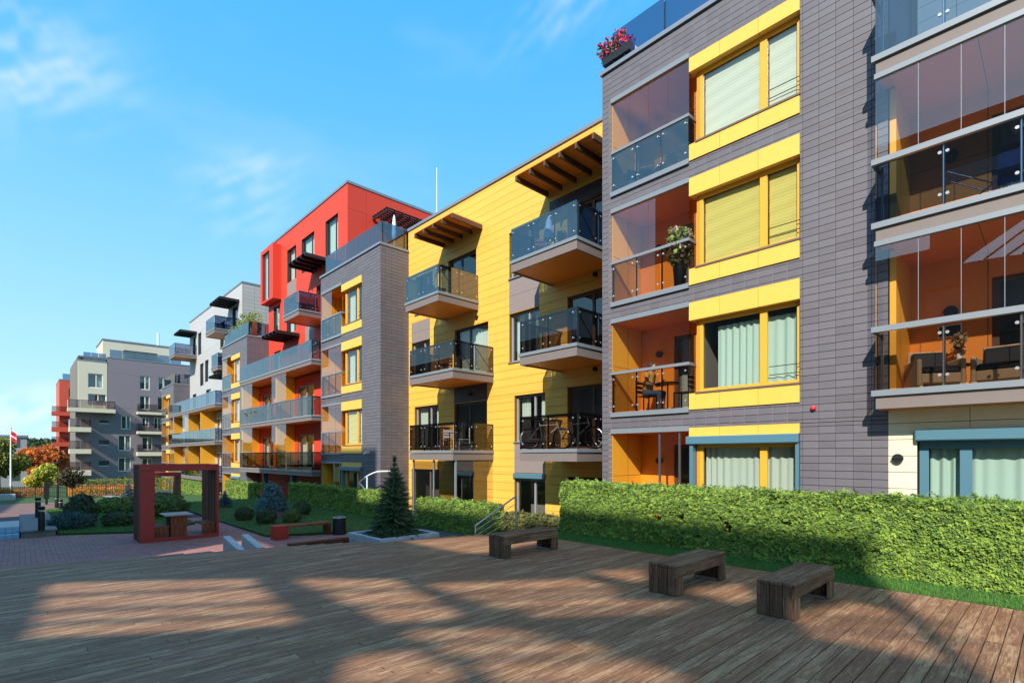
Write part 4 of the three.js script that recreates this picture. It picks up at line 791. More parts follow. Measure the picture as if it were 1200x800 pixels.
// ------------------------------------------------------------------ timber deck
const edgePts = [[5, -13.8], [0.2, -13.18], [-4.25, -11.9], [-5.9, -11.25], [-6.0, -10.83], [-7.8, -10.55], [-8.1, -10.4], [-9.45, -9.75]];   // z, x
function edgeZ(x) {      // where a plank at x ends at the curved edge
  if (x >= -9.75) return -9.45;
  for (let i = edgePts.length - 1; i > 0; i--) { const [z1, x1] = edgePts[i], [z0, x0] = edgePts[i - 1]; if (x <= x1 && x >= x0) return lerp(z1, z0, (x1 - x) / Math.max(1e-6, x1 - x0)); }
  return 5;
}
{
  const D = structure('wooden_deck', [-5, 0, -3]), r = rng(91), pw = 0.14, zEnd = 4.5;
  let n = 0;
  for (let x = -13.6; x < 5.5; x += pw, n++) {
    const z0 = edgeZ(x + pw / 2); if (zEnd - z0 < 0.3) continue;
    const cuts = [z0]; let c = z0 + 1.2 + r() * 3.6; while (c < zEnd - 1) { cuts.push(c); c += 3.2 + r() * 1.6; } cuts.push(zEnd);
    for (let i = 0; i + 1 < cuts.length; i++) {
      const y = -0.002 + r() * 0.004 - 0.002;
      bx('deck_plank', M.deck[Math.floor(r() * 7)], D, x + 0.004, x + pw - 0.004, -0.036 + y, y, cuts[i] + 0.002, cuts[i + 1] - 0.002, { c: 0.004, uo: Math.round(r() * 90) / 10, vo: Math.round(r() * 90) / 10 });
    }
  }
  // dark bearers below
  const sh = new THREE.Shape(); sh.moveTo(5.4, -4.4); for (const [z, x] of edgePts) sh.lineTo(x + 0.08, -z - 0.06); sh.lineTo(5.4, 9.39); sh.closePath();
  const g = new THREE.ExtrudeGeometry(sh, { depth: 0.5, bevelEnabled: false }).rotateX(-Math.PI / 2).translate(0, -0.56, 0);
  const m = merged('bearers', std([0.035, 0.025, 0.02], 0.9), D, [g]); m.userData.kind = 'stuff';
}
// lawn strip in front of the nearest block
function lawn(pts, y, thick, blades, seed, bh = 0.05) {
  const sh = new THREE.Shape(); pts.forEach(([x, z], i) => (i ? sh.lineTo(x, -z) : sh.moveTo(x, -z))); sh.closePath();
  const g = new THREE.ExtrudeGeometry(sh, { depth: thick, bevelEnabled: false }).rotateX(-Math.PI / 2).translate(0, y - thick, 0);
  const m = put('lawn', g, M.grassGround, scene, [0, 0, 0]); m.userData.kind = 'structure';
  const xs = pts.map((p) => p[0]), zs = pts.map((p) => p[1]), r = rng(seed);
  const inside = (x, z) => { let c = false; for (let i = 0, j = pts.length - 1; i < pts.length; j = i++) { const [xi, zi] = pts[i], [xj, zj] = pts[j]; if ((zi > z) !== (zj > z) && x < (xj - xi) * (z - zi) / (zj - zi) + xi) c = !c; } return c; };
  const G = []; for (let i = 0; i < 5; i++) { const a = i * 2.4, w = 0.012, l = 0.6 + 0.4 * (i % 2), dx = Math.cos(a), dz = Math.sin(a); G.push(-dz * w * 3, 0, dx * w * 3, dz * w * 3, 0, -dx * w * 3, dx * 0.35, l, dz * 0.35); }
  const bgeo = new THREE.BufferGeometry(); bgeo.setAttribute('position', new THREE.Float32BufferAttribute(G, 3)); bgeo.computeVertexNormals();
  const im = new THREE.InstancedMesh(bgeo, M.blade ?? (M.blade = std([1, 1, 1], 0.8, { side: THREE.DoubleSide })), blades), q = new THREE.Object3D(), c = new THREE.Color();
  let k = 0;
  while (k < blades) {
    const x = lerp(Math.min(...xs), Math.max(...xs), r()), z = lerp(Math.min(...zs), Math.max(...zs), r()); if (!inside(x, z)) continue;
    q.position.set(x, y - 0.004, z); q.rotation.set(0, r() * 6.28, 0); const s = bh * (0.7 + 0.7 * r()); q.scale.set(s * 1.3, s, s * 1.3); q.updateMatrix(); im.setMatrixAt(k, q.matrix);
    const t = r(); c.setRGB(lerp(0.05, 0.11, t), lerp(0.15, 0.25, t), lerp(0.018, 0.03, r())); im.setColorAt(k, c); k++;
  }
  im.name = numbered('grass'); im.userData.kind = 'stuff'; im.userData.label = 'short mown grass blades of a lawn'; scene.add(im);
}
lawn([[-9.6, -9.47], [5.4, -9.47], [5.4, -11.78], [-9.6, -11.78]], -0.015, 0.5, 26000, 51, 0.055);
lawn([[-33, -5.75], [-17.45, -5.75], [-16.5, -7.9], [-16, -10.5], [-13, -11.0], [-13, -13.2], [-33, -13.2]], -0.52, 0.3, 16000, 52, 0.06);
lawn([[-22.5, -0.95], [-21.35, -2.9], [-22.6, -4.9], [-33, -4.9], [-33, -0.95]], -0.52, 0.3, 9000, 53, 0.06);

// ------------------------------------------------------------------ brick paving
{
  const bed = put('paving', new THREE.PlaneGeometry(22, 22).rotateX(-Math.PI / 2), std([0.10, 0.075, 0.07], 0.95), scene, [-20, -0.604, -1.5]); bed.userData.kind = 'structure';
  const r = rng(61), list = [];
  for (let x = -25; x < -10; x += 0.106) { const row = Math.round((x + 25) / 0.106); for (let z = -9.5; z < 4; z += 0.208) { const zz = z + (row % 2) * 0.104; if (x > edgeXat(zz) - 0.02) continue; list.push([x, zz]); } }
  function edgeXat(z) { for (let i = 0; i + 1 < edgePts.length; i++) { const [z0, x0] = edgePts[i], [z1, x1] = edgePts[i + 1]; if (z <= z0 && z >= z1) return lerp(x0, x1, (z0 - z) / Math.max(1e-6, z0 - z1)); } return -10; }
  const im = new THREE.InstancedMesh(boxGeo(0.1, 0.05, 0.2, { c: 0.004 }), std([1, 1, 1], 0.8, { bumpMap: fb, bumpScale: 0.001 }), list.length), q = new THREE.Object3D(), c = new THREE.Color();
  list.forEach(([x, z], i) => { q.position.set(x, -0.615 + r() * 0.004, z); q.updateMatrix(); im.setMatrixAt(i, q.matrix); const t = r(); c.setRGB(lerp(0.26, 0.40, t), lerp(0.125, 0.175, t), lerp(0.115, 0.15, r())); im.setColorAt(i, c); });
  im.name = 'paving_brick'; im.userData.kind = 'stuff'; im.userData.label = 'red clay paving bricks of the court beside the deck'; scene.add(im);
  // paths farther off follow the ground
  const far = put('path', new THREE.PlaneGeometry(16, 12, 8, 1).rotateX(-Math.PI / 2), std([0.27, 0.15, 0.13], 0.85, { map: rep(concTex, 2, 2) }), scene, [-38.5, 0, 4.2]); far.userData.kind = 'structure';
  const p = far.geometry.attributes.position; for (let i = 0; i < p.count; i++) p.setY(i, groundY(p.getX(i) - 38.5) + 0.012); far.geometry.computeVertexNormals();
  const walk = put('path', new THREE.PlaneGeometry(30, 0.9, 12, 1).rotateX(-Math.PI / 2), std([0.45, 0.44, 0.42], 0.85, { map: rep(concTex, 2, 2) }), scene, [-45, 0, -5.3]); walk.userData.kind = 'structure';
  const p2 = walk.geometry.attributes.position; for (let i = 0; i < p2.count; i++) p2.setY(i, groundY(p2.getX(i) - 45) + 0.1); walk.geometry.computeVertexNormals();
}

// ------------------------------------------------------------------ plants
function bladeGeo(n, seed, o = {}) {      // a sprig: n leaf blades from one point, about 1 unit long
  const r = rng(seed), P = [];
  for (let i = 0; i < n; i++) {
    const az = r() * 6.283, el = (o.el0 ?? 0) + r() * (o.el1 ?? 1.2), l = 0.6 + 0.4 * r(), w = (o.w ?? 0.16) * (0.7 + 0.6 * r());
    const d = [Math.cos(el) * Math.cos(az), Math.sin(el), Math.cos(el) * Math.sin(az)], s = [-Math.sin(az), 0.3 * (r() - 0.5), Math.cos(az)];
    const m = d.map((q) => q * l * 0.5), t = d.map((q, k) => q * l - (k === 1 ? 0.12 * l : 0));
    const a = m.map((q, k) => q + s[k] * w), b = m.map((q, k) => q - s[k] * w);
    P.push(0, 0, 0, ...a, ...t, 0, 0, 0, ...t, ...b);
  }
  const g = new THREE.BufferGeometry(); g.setAttribute('position', new THREE.Float32BufferAttribute(P, 3)); g.computeVertexNormals(); return g;
}
const sprigs = [bladeGeo(7, 1), bladeGeo(6, 2, { w: 0.22 }), bladeGeo(9, 3, { w: 0.07, el0: -0.2, el1: 1.6 })];
M.leaf = new THREE.MeshPhysicalMaterial({ color: L(1, 1, 1), roughness: 0.9, transmission: 0.3, thickness: 0, side: THREE.DoubleSide });
M.leafGloss = std([1, 1, 1], 0.4, { side: THREE.DoubleSide });
function cloud(name, parent, geo, mat, list) {       // list: [x,y,z, scale, [r,g,b], dir?]
  const q = off(parent), im = new THREE.InstancedMesh(geo, mat, list.length), o = new THREE.Object3D(), c = new THREE.Color(), r = rng(list.length + 5), up = new THREE.Vector3(0, 1, 0), v = new THREE.Vector3();
  list.forEach(([x, y, z, s, col, dir], i) => {
    o.position.set(x - q[0], y - q[1], z - q[2]); o.scale.setScalar(s);
    if (dir) { v.set(...dir).normalize(); o.quaternion.setFromUnitVectors(up, v); o.rotateY(r() * 6.28); } else o.rotation.set(r() * 6.28, r() * 6.28, r() * 6.28);
    o.updateMatrix(); im.setMatrixAt(i, o.matrix); c.setRGB(...col); im.setColorAt(i, c);
  });
  im.name = name; im.userData.kind = 'stuff'; parent.add(im); return im;
}
const mix = (a, b, t) => a.map((q, k) => lerp(q, b[k], t));
function hedge(label, x0, x1, y0, y1, z0, z1, n, c0, c1, seed, group, gapsX = []) {
  const T = thing('hedge', label, 'hedge', [(x0 + x1) / 2, y0, (z0 + z1) / 2], group), r = rng(seed), list = [], w = x1 - x0, h = y1 - y0, d = z1 - z0;
  const bulge = (x, y) => 0.13 * (fbm(x * 2.4 + 50, y * 3 + seed, 512, 512, seed, 3) - 0.55), topN = (x, z) => 0.13 * (fbm(x * 2.6 + 50, z * 3 + 9, 512, 512, seed + 4, 4) - 0.5);
  const At = w * d, Af = w * h, Ae = d * h, sum = At + 2 * Af + 2 * Ae;
  for (let i = 0; i < n; i++) {
    let q = r() * sum, x, y, z, dir; const deep = r() * r() * 0.30;
    if (q < At * 1.0) { x = lerp(x0, x1, r()); z = lerp(z0, z1, r()); y = y1 + topN(x, z) - deep; dir = [(r() - 0.5) * 1.2, 1, (r() - 0.5) * 1.2]; if (r() < 0.10) y += 0.04 + 0.09 * r() * r(); }
    else if ((q -= At) < Af * 1.6) { x = lerp(x0, x1, r()); y = lerp(y0, y1 + topN(x, z1), r()); z = z1 + bulge(x, y) - deep; dir = [(r() - 0.5) * 1.4, 0.55 + 0.6 * r(), 1.0]; }
    else if ((q -= Af * 1.6) < Af * 0.4) { x = lerp(x0, x1, r()); y = lerp(y0, y1, r()); z = z0 + deep; dir = [(r() - 0.5), 0.6, -1]; }
    else { const s = r() < 0.5; y = lerp(y0, y1, r()); z = lerp(z0, z1, r()); x = s ? x0 + deep : x1 - deep; dir = [s ? -1 : 1, 0.6, r() - 0.5]; }
    let skip = false; for (const g of gapsX) if (y < y1 - 0.35 && fbm(x * 3 + 40, y * 3.5 + 40, 512, 512, 99, 2) > g[2] && x > g[0] && x < g[1]) skip = true; if (skip) continue;
    list.push([x, y, z, 0.055 + 0.06 * r(), mix(c0, c1, r()), dir]);
  }
  cloud('leaves', T, sprigs[0], M.leaf, list);
  const stems = []; for (let x = x0 + 0.2; x < x1 - 0.1; x += 0.42) for (let k = 0; k < 3; k++) { const zc = (z0 + z1) / 2; stems.push(rod([x, y0 - 0.02, zc], [x + (r() - 0.5) * 0.5, y1 - 0.15, zc + (r() - 0.5) * d * 0.7], 0.016, 5, 0.006)); }
  merged('stem', M.bark, T, stems);
  return T;
}
const G0 = [0.07, 0.16, 0.02], G1 = [0.34, 0.48, 0.055];
hedge('long tall clipped green hedge between the deck lawn and the nearest grey block', -9.15, 5.2, 0, 1.27, -11.15, -10.45, 78000, G0, G1, 71, null, [[-7.2, -3.0, 0.72]]);
hedge('clipped green hedge in front of the glazed room below the yellow balconies', -16.4, -12.3, -0.62, 0.42, -11.3, -10.7, 18000, G0, G1, 72);
hedge('low loose yellowish hedge beside the steel handrail', -12.2, -9.5, -0.62, 0.2, -11.7, -11.2, 5000, [0.06, 0.09, 0.02], [0.24, 0.22, 0.04], 73);
hedge('long clipped green hedge behind the red and timber bench', -29.0, -19.0, -0.62, 0.5, -11.3, -10.7, 32000, G0, G1, 74);
hedge('short clipped hedge in front of the red house', -40.5, -34.2, -0.85, 0.25, -11.3, -10.6, 9000, G0, G1, 75);
hedge('far clipped hedge in front of the white house', -58.0, -46.0, -1.4, -0.2, -11.3, -10.6, 9000, G0, G1, 76);

// conifers: whorls of flat sprays round a stem
const spray = (() => {
  const P = [], r = rng(5);
  const blade = (o, d, l, w) => { const s = Math.abs(d[1]) > 0.8 ? [1, 0, 0] : [-d[2], 0, d[0]], k = Math.hypot(...s) || 1; const m = o.map((q, i) => q + d[i] * l * 0.45); P.push(...o, ...m.map((q, i) => q + s[i] / k * w), ...o.map((q, i) => q + d[i] * l), ...o, ...o.map((q, i) => q + d[i] * l), ...m.map((q, i) => q - s[i] / k * w)); };
  for (let i = 0; i < 13; i++) { const y = i / 13; for (const s of [-1, 1]) blade([0, y, 0], [s * (0.75 + 0.2 * r()), 0.65, 0.25 * (r() - 0.5)], 0.34 * (1 - y * 0.7), 0.03); blade([0, y, 0], [0.3 * (r() - 0.5), 0.7, (r() < 0.75 ? 1 : -1) * 0.55], 0.22 * (1 - y * 0.6), 0.028); }
  const g = new THREE.BufferGeometry(); g.setAttribute('position', new THREE.Float32BufferAttribute(P, 3)); g.computeVertexNormals(); return g;
})();
function conifer(name, label, p, h, rad, c0, c1, seed, n, group, pow = 0.9) {
  const T = thing(name, label, 'tree', p, group), r = rng(seed), list = [];
  put('trunk', rod([0, -0.05, 0], [0, h * 0.96, 0], rad * 0.07 + 0.015, 8, 0.01), M.bark, T);
  for (let i = 0; i < n; i++) {
    const t = Math.pow(r(), 1.35), lvl = Math.floor(t * 15) / 15 + 0.035 * r(), y = 0.04 * h + lvl * h * 0.93, R = rad * Math.pow(1 - lvl, pow) * (0.75 + 0.35 * r()), az = r() * 6.283;
    const k = r(), base = R * (0.05 + 0.65 * k * k), len = Math.max(0.07, Math.min(0.38 * rad + 0.1, (R - base) * (0.7 + 0.5 * r()))), up = lerp(-0.12, 1.3, Math.pow(lvl, 2.2)) + 0.25 * (r() - 0.5);
    list.push([p[0] + Math.cos(az) * base, p[1] + y - 0.02 * base, p[2] + Math.sin(az) * base, len, mix(c0, c1, r()), [Math.cos(az), up, Math.sin(az)]]);
  }
  for (let i = 0; i < 10; i++) list.push([p[0], p[1] + h * 0.9, p[2], h * 0.09, c1, [(r() - 0.5) * 0.5, 1, (r() - 0.5) * 0.5]]);
  cloud('crown', T, spray, M.leaf, list);
  return T;
}
{
  const p = [-11.62, 0.0, -6.92];
  const T = thing('planter', 'pale concrete planter filled with dark soil, at the deck edge under the spruce', 'planter', [-11.65, -0.6, -6.9]);
  const x0 = -12.5, x1 = -10.86, z0 = -7.75, z1 = -6.08, w = 0.12;
  each('wall', M.concrete, T, [[x0, x1, -0.6, 0.06, z1 - w, z1], [x0, x1, -0.6, 0.06, z0, z0 + w], [x0, x0 + w, -0.6, 0.06, z0 + w, z1 - w], [x1 - w, x1, -0.6, 0.06, z0 + w, z1 - w]]);
  bx('soil', M.soil, T, x0 + w, x1 - w, -0.5, -0.02, z0 + w, z1 - w);
  conifer('spruce_tree', 'young dark green spruce growing in the pale concrete planter', [p[0], -0.02, p[2]], 2.05, 0.78, [0.025, 0.06, 0.022], [0.09, 0.16, 0.05], 81, 1250, null, 1.0);
}
conifer('blue_spruce', 'bushy low blue spruce on the lawn behind the timber bench', [-24.4, -0.52, -8.3], 1.32, 0.85, [0.06, 0.13, 0.14], [0.20, 0.36, 0.38], 82, 1300, null, 0.6);
conifer('blue_spruce', 'narrow young blue spruce beside the red pavilion post', onY(150, 590, -0.56), 1.25, 0.5, [0.03, 0.07, 0.09], [0.10, 0.19, 0.23], 83, 800);
conifer('blue_spruce', 'small blue spruce by the hedge end of the red house', onY(263, 596, -0.6), 0.9, 0.5, [0.03, 0.07, 0.09], [0.12, 0.22, 0.26], 84, 600);
function shrub(name, label, p, rx, ry, n, c0, c1, seed, group, s = 0.09, geo = sprigs[0], rz = rx) {
  const T = thing(name, label, 'shrub', p, group), r = rng(seed), list = [];
  for (let i = 0; i < n; i++) {
    const a = r() * 6.283, u = lerp(-0.75, 1, r()), sy = Math.sqrt(1 - u * u), k = 1 - 0.3 * r() * r(), w = 1 + 0.22 * (fbm(a * 2 + 20, u * 4 + 20, 256, 256, seed, 3) - 0.5) * 2;
    const d = [Math.cos(a) * sy, u, Math.sin(a) * sy];
    list.push([p[0] + d[0] * rx * k * w, p[1] + ry * 0.46 + d[1] * ry * 0.54 * k * w, p[2] + d[2] * rz * k * w, s * (0.7 + 0.6 * r()), mix(c0, c1, r()), [d[0] + 0.5 * (r() - 0.5), d[1] + 0.4, d[2] + 0.5 * (r() - 0.5)]]);
  }
  cloud('leaves', T, geo, M.leaf, list);
  const st = []; for (let i = 0; i < 7; i++) { const a = r() * 6.283; st.push(rod([p[0], p[1] - 0.02, p[2]], [p[0] + Math.cos(a) * rx * 0.6, p[1] + ry * 0.6, p[2] + Math.sin(a) * rz * 0.6], 0.02, 5, 0.008)); }
  merged('stem', M.bark, T, st);
  return T;
}
const ballG = 'clipped box balls round the blue spruce';
for (const [px, py, w, l] of [[286, 609, 0.33, 'clipped dark box ball nearest the paved path'], [311.5, 613, 0.34, 'clipped dark box ball in front of the blue spruce'], [342, 611.5, 0.32, 'clipped light green box ball in front of the blue spruce'], [353, 602.5, 0.36, 'clipped dark box ball between blue spruce and long hedge']])
  shrub('box_shrub', l, onY(px, py, -0.52), w, w * 1.5, 1700, l.includes('light') ? [0.07, 0.10, 0.02] : [0.03, 0.06, 0.015], l.includes('light') ? [0.2, 0.24, 0.04] : [0.09, 0.14, 0.03], 100 + px, ballG, 0.07);
{
  const m = new THREE.SphereGeometry(1, 24, 10, 0, 6.2832, 0, 1.5708).scale(1.9, 0.12, 0.8); const mu = put('mulch_bed', m, M.soil, scene, [-22.6, -0.535, -8.0]); mu.userData.kind = 'structure';
}
shrub('dark_shrub', 'tall dark leafy shrub beside the grey stone plinth', onY(95, 614, -0.56), 0.48, 1.1, 1900, [0.02, 0.045, 0.018], [0.09, 0.14, 0.05], 121, null, 0.10);
shrub('juniper_shrub', 'low spreading blue-green juniper on the lawn by the plinth', onY(84, 620, -0.56), 0.55, 0.48, 1000, [0.03, 0.08, 0.07], [0.09, 0.2, 0.16], 122, null, 0.16, spray);
shrub('yew_shrub', 'broad rounded light green yew behind the dark shrub', onY(137, 601, -0.6), 0.85, 0.72, 2400, [0.06, 0.11, 0.015], [0.24, 0.33, 0.04], 123, null, 0.09);
shrub('yew_shrub', 'low dark rounded yew beside the red pavilion', onY(138, 617, -0.56), 0.45, 0.55, 1200, [0.025, 0.055, 0.018], [0.09, 0.15, 0.04], 124, null, 0.09);
shrub('yew_shrub', 'broad dark green yew hedge clump behind the second pavilion', onY(188, 606, -0.6), 1.0, 1.0, 2400, [0.04, 0.09, 0.015], [0.17, 0.26, 0.04], 125, null, 0.1);

function tree(name, label, p, h, r0, cr, n, c0, c1, seed, group, s = 0.3, cy = 0.62, sy = 0.8) {
  const T = thing(name, label, 'tree', p, group), r = rng(seed), list = [], tr = [rod([p[0], p[1] - 0.1, p[2]], [p[0] + 0.1, p[1] + h * 0.5, p[2]], r0, 8, r0 * 0.6)], blobs = [];
  for (let i = 0; i < 16; i++) {
    const a = r() * 6.283, u = r() * 2 - 1, q = Math.sqrt(1 - u * u) * cr * (0.35 + 0.4 * r()), b = [p[0] + Math.cos(a) * q, p[1] + h * cy + u * cr * sy * 0.72, p[2] + Math.sin(a) * q, cr * (0.32 + 0.2 * r())];
    blobs.push(b); tr.push(rod([p[0] + 0.1, p[1] + h * 0.42, p[2]], [b[0], b[1], b[2]], r0 * 0.4, 5, r0 * 0.1));
  }
  for (let i = 0; i < n; i++) {
    const b = blobs[Math.floor(r() * blobs.length)], a = r() * 6.283, u = r() * 2 - 1, k = Math.cbrt(0.25 + 0.75 * r()), q = Math.sqrt(1 - u * u);
    list.push([b[0] + Math.cos(a) * q * b[3] * k, b[1] + u * b[3] * k * 0.85, b[2] + Math.sin(a) * q * b[3] * k, s * (0.6 + 0.7 * r()), mix(c0, c1, r())]);
  }
  merged('trunk', M.bark, T, tr); cloud('crown', T, sprigs[1], M.leaf, list);
  return T;
}
const gp = (px, d) => { const q = atD(px, 560, d); return [q[0], groundY(q[0]), q[2]]; };
tree('broadleaf_tree', 'green and yellow leafy tree behind the flagpole', gp(-2, 52), 6.2, 0.16, 2.3, 4200, [0.12, 0.17, 0.025], [0.45, 0.42, 0.06], 131, null, 0.26, 0.58);
tree('broadleaf_tree', 'orange autumn tree beyond the fence', gp(47, 84), 7.6, 0.2, 3.1, 4000, [0.5, 0.12, 0.015], [0.8, 0.27, 0.03], 132, null, 0.42, 0.55);
tree('broadleaf_tree', 'yellow autumn tree in front of the orange tree', gp(46, 74), 3.0, 0.16, 1.7, 2600, [0.5, 0.42, 0.03], [0.8, 0.68, 0.08], 133, null, 0.36, 0.5);
tree('broadleaf_tree', 'green and yellow tree beside the red block balconies', gp(54, 74), 3.6, 0.14, 1.7, 2200, [0.25, 0.32, 0.03], [0.65, 0.62, 0.08], 134, null, 0.36, 0.55);
tree('small_tree', 'small dark crowned tree with thin stem by the court bollards', onY(84, 592, -0.85), 2.2, 0.05, 0.7, 900, [0.03, 0.035, 0.015], [0.13, 0.10, 0.03], 135, null, 0.12, 0.75);

// far wooded ridge
{
  const g = new THREE.PlaneGeometry(1500, 300, 90, 14).rotateX(-Math.PI / 2), p = g.attributes.position;
  for (let i = 0; i < p.count; i++) { const x = p.getX(i), z = p.getZ(i); p.setY(i, -14 + 30 * Math.exp(-((z / 110) ** 2)) * (0.75 + 0.5 * fbm(x * 0.012 + 60, z * 0.02 + 60, 512, 512, 8, 3)) + 3.0 * fbm(x * 0.1 + 90, z * 0.1 + 90, 2048, 2048, 5, 2)); }
  g.computeVertexNormals(); g.rotateY(Math.PI / 2);
  const m = put('hills', g, std([0.05, 0.085, 0.03], 0.95), scene, [-720, 0, 40]); m.userData.kind = 'structure';
  const r = rng(9), list = [];
  for (let i = 0; i < 9000; i++) { const z = (r() - 0.5) * 420 - 10, u = r(), x = -720 + 30 + u * 75; const k = (x + 720) / 110; const y = -14 + 30 * Math.exp(-k * k) * (0.75 + 0.5 * fbm(-z * 0.012 + 60, 60, 512, 512, 8, 3)) + 1; list.push([x, y, z, 3 + 4 * r(), mix([0.03, 0.07, 0.02], [0.14, 0.17, 0.03], r() * r())]); }
  const f = cloud('forest', scene, sprigs[1], M.leaf, list); f.userData.label = 'far wooded ridge on the horizon';
}

// ------------------------------------------------------------------ fence, flag, lamps, bollards
{
  const A = gp(-40, 43), B = gp(152, 41.5), n = 7;
  const ax = A[0], az = A[2], bx_ = B[0], bz = B[2];
  const F = thing('picket_fence', 'low dark steel picket fence across the end of the court', 'fence', B);
  for (let i = 0; i < n; i++) {
    const t0 = i / n, t1 = (i + 1) / n, p0 = [lerp(ax, bx_, t0), 0, lerp(az, bz, t0)], p1 = [lerp(ax, bx_, t1), 0, lerp(az, bz, t1)]; p0[1] = groundY(p0[0]); p1[1] = groundY(p1[0]);
    const T = F, pk = [];
    merged('fence_post', M.darkMetal, T, [rod(p0, [p0[0], p0[1] + 1.05, p0[2]], 0.035, 6)]);
    for (const y of [0.12, 0.9]) merged('rail', M.darkMetal, T, [rod([p0[0], p0[1] + y, p0[2]], [p1[0], p1[1] + y, p1[2]], 0.02, 5)]); void pk;
    for (let k = 1; k < 11; k++) { const q = [lerp(p0[0], p1[0], k / 11), lerp(p0[1], p1[1], k / 11), lerp(p0[2], p1[2], k / 11)]; put('picket', rod([0, 0.05, 0], [0, 0.98, 0], 0.013, 5), M.darkMetal, T, q); }
  }
  const H1 = gp(88, 45), H2 = gp(150, 44);
  hedge('orange autumn hedge behind the picket fence', Math.min(H1[0], H2[0]) - 0.6, Math.max(H1[0], H2[0]) + 0.6, H1[1], H1[1] + 0.85, H2[2] - 1, H1[2] + 0.5, 5200, [0.45, 0.16, 0.01], [0.75, 0.34, 0.03], 141);
  const H3 = gp(-10, 46), H4 = gp(55, 46);
  hedge('orange and brown autumn hedge behind the flagpole', Math.min(H3[0], H4[0]) - 0.4, Math.max(H3[0], H4[0]) + 0.4, H3[1], H3[1] + 0.7, H4[2], H3[2], 4200, [0.36, 0.12, 0.015], [0.6, 0.28, 0.04], 142);
  hedge('yellow-green hedge in front of the grey and cream block', -66, -64.6, groundY(-65), groundY(-65) + 1.35, -15, -3.5, 6000, [0.10, 0.14, 0.015], [0.36, 0.36, 0.04], 143);
}
{
  const p = gp(12, 46), T = thing('flagpole', 'white flagpole with a small red and white flag', 'flagpole', p);
  put('pole', rod([0, 0, 0], [0, 6.05, 0], 0.075, 10, 0.045), M.white, T); put('finial', ball([0, 6.1, 0], 0.08), M.white, T);
  const fg = (w, y0, y1) => { const g = new THREE.PlaneGeometry(w, y1 - y0, 12, 4), q = g.attributes.position; for (let i = 0; i < q.count; i++) { const u = (q.getX(i) + w / 2) / w; q.setZ(i, 0.08 * Math.sin(u * 6)); q.setY(i, q.getY(i) - u * 0.45); } g.computeVertexNormals(); return g.translate(w / 2, (y0 + y1) / 2, 0).rotateY(YAW); };
  const f = put('flag', fg(0.5, 5.1, 5.95), std([0.55, 0.02, 0.03], 0.8, { side: THREE.DoubleSide }), T);
  const st = put('flag_stripe', fg(0.5, 5.45, 5.58).translate(0.012, 0, 0.012), std([0.75, 0.75, 0.75], 0.8, { side: THREE.DoubleSide }), T); void f; void st;
}
{
  const p = onY(54, 591, -0.95), T = thing('sign_totem', 'tall dark grey sign pillar on the court lawn', 'sign', p);
  bx('panel', M.darkMetal, T, p[0] - 0.06, p[0] + 0.06, p[1] + 0.35, p[1] + 1.35, p[2] - 0.12, p[2] + 0.12, { c: 0.01 }); bx('post', M.darkMetal, T, p[0] - 0.03, p[0] + 0.03, p[1], p[1] + 0.35, p[2] - 0.06, p[2] + 0.06);
}
function bollard(px, py, y, h, label) {
  const p = onY(px, py, y), T = thing('bollard_light', label, 'bollard', p, 'bollard lights along the court path');
  put('post', lathe([[0, 0], [0.085, 0], [0.085, h * 0.8], [0, h * 0.8]], [0, 0, 0], 18), M.darkMetal, T); put('lens', lathe([[0, h * 0.8], [0.07, h * 0.8], [0.07, h * 0.88], [0, h * 0.88]], [0, 0, 0], 18), M.white, T); put('cap', lathe([[0, h * 0.88], [0.09, h * 0.88], [0.09, h], [0.06, h + 0.02], [0, h + 0.02]], [0, 0, 0], 18), M.darkMetal, T);
}
{
  const T = thing('stone_plinth', 'long low grey stone plinth at the edge of the court lawn', 'plinth', [-25.6, -0.6, -0.5]);
  bx('block', M.greyStone, T, -28.8, -22.5, -0.6, -0.42, -0.9, -0.08, { c: 0.01 }); bx('slab', M.greyStone, T, -28.84, -22.46, -0.418, -0.36, -0.94, -0.05, { c: 0.008 });
  const S = thing('tiled_step', 'pale blue tiled step beside the grey stone plinth', 'step', [-23.2, -0.6, 0.5]);
  for (let i = 0; i < 2; i++) for (let k = 0; k < 12; k++) bx('tile', std([0.22 + 0.05 * hash2(i, k, 4), 0.42, 0.56], 0.35), S, -23.6 - i * 0.45, -22.48 - i * 0.45, -0.6 + i * 0.16, -0.45 + i * 0.16, -0.04 + k * 0.16, 0.115 + k * 0.16, { c: 0.004 });
  bx('tread', M.concrete, S, -25.0, -22.94, -0.288, -0.25, -0.04, 1.9);
}
bollard(48, 621, -0.36, 0.74, 'dark bollard light standing on the grey stone plinth');
bollard(44, 606, -0.36, 0.74, 'dark bollard light on the far part of the plinth');
bollard(66, 595, -0.75, 0.6, 'short dark bollard light beside the court path near the sign pillar');
bollard(70.5, 601, -0.7, 0.62, 'short dark bollard light by the dark leafy shrub');
for (const [px, d, h, l] of [[67, 40, 2.6, 'thin dark lamp post by the fence'], [78, 43, 2.2, 'short dark lamp post beside the small tree']]) { const p = gp(px, d), T = thing('street_lamp', l, 'lamp', p); put('pole', rod([0, 0, 0], [0, h, 0], 0.05, 8, 0.035), M.darkMetal, T); put('lamp_head', lathe([[0, h], [0.12, h], [0.14, h + 0.2], [0.1, h + 0.25], [0, h + 0.26]], [0, 0, 0], 14), M.darkMetal, T); }
{
  const T = thing('stone_wall', 'low pale stone wall and boulders by the flagpole', 'wall', gp(5, 40)), p = gp(5, 40);
  bx('block', M.concrete, T, p[0] - 0.4, p[0] + 0.4, p[1] - 0.05, p[1] + 0.45, p[2] - 0.6, p[2] + 2.6, { c: 0.02 });
}

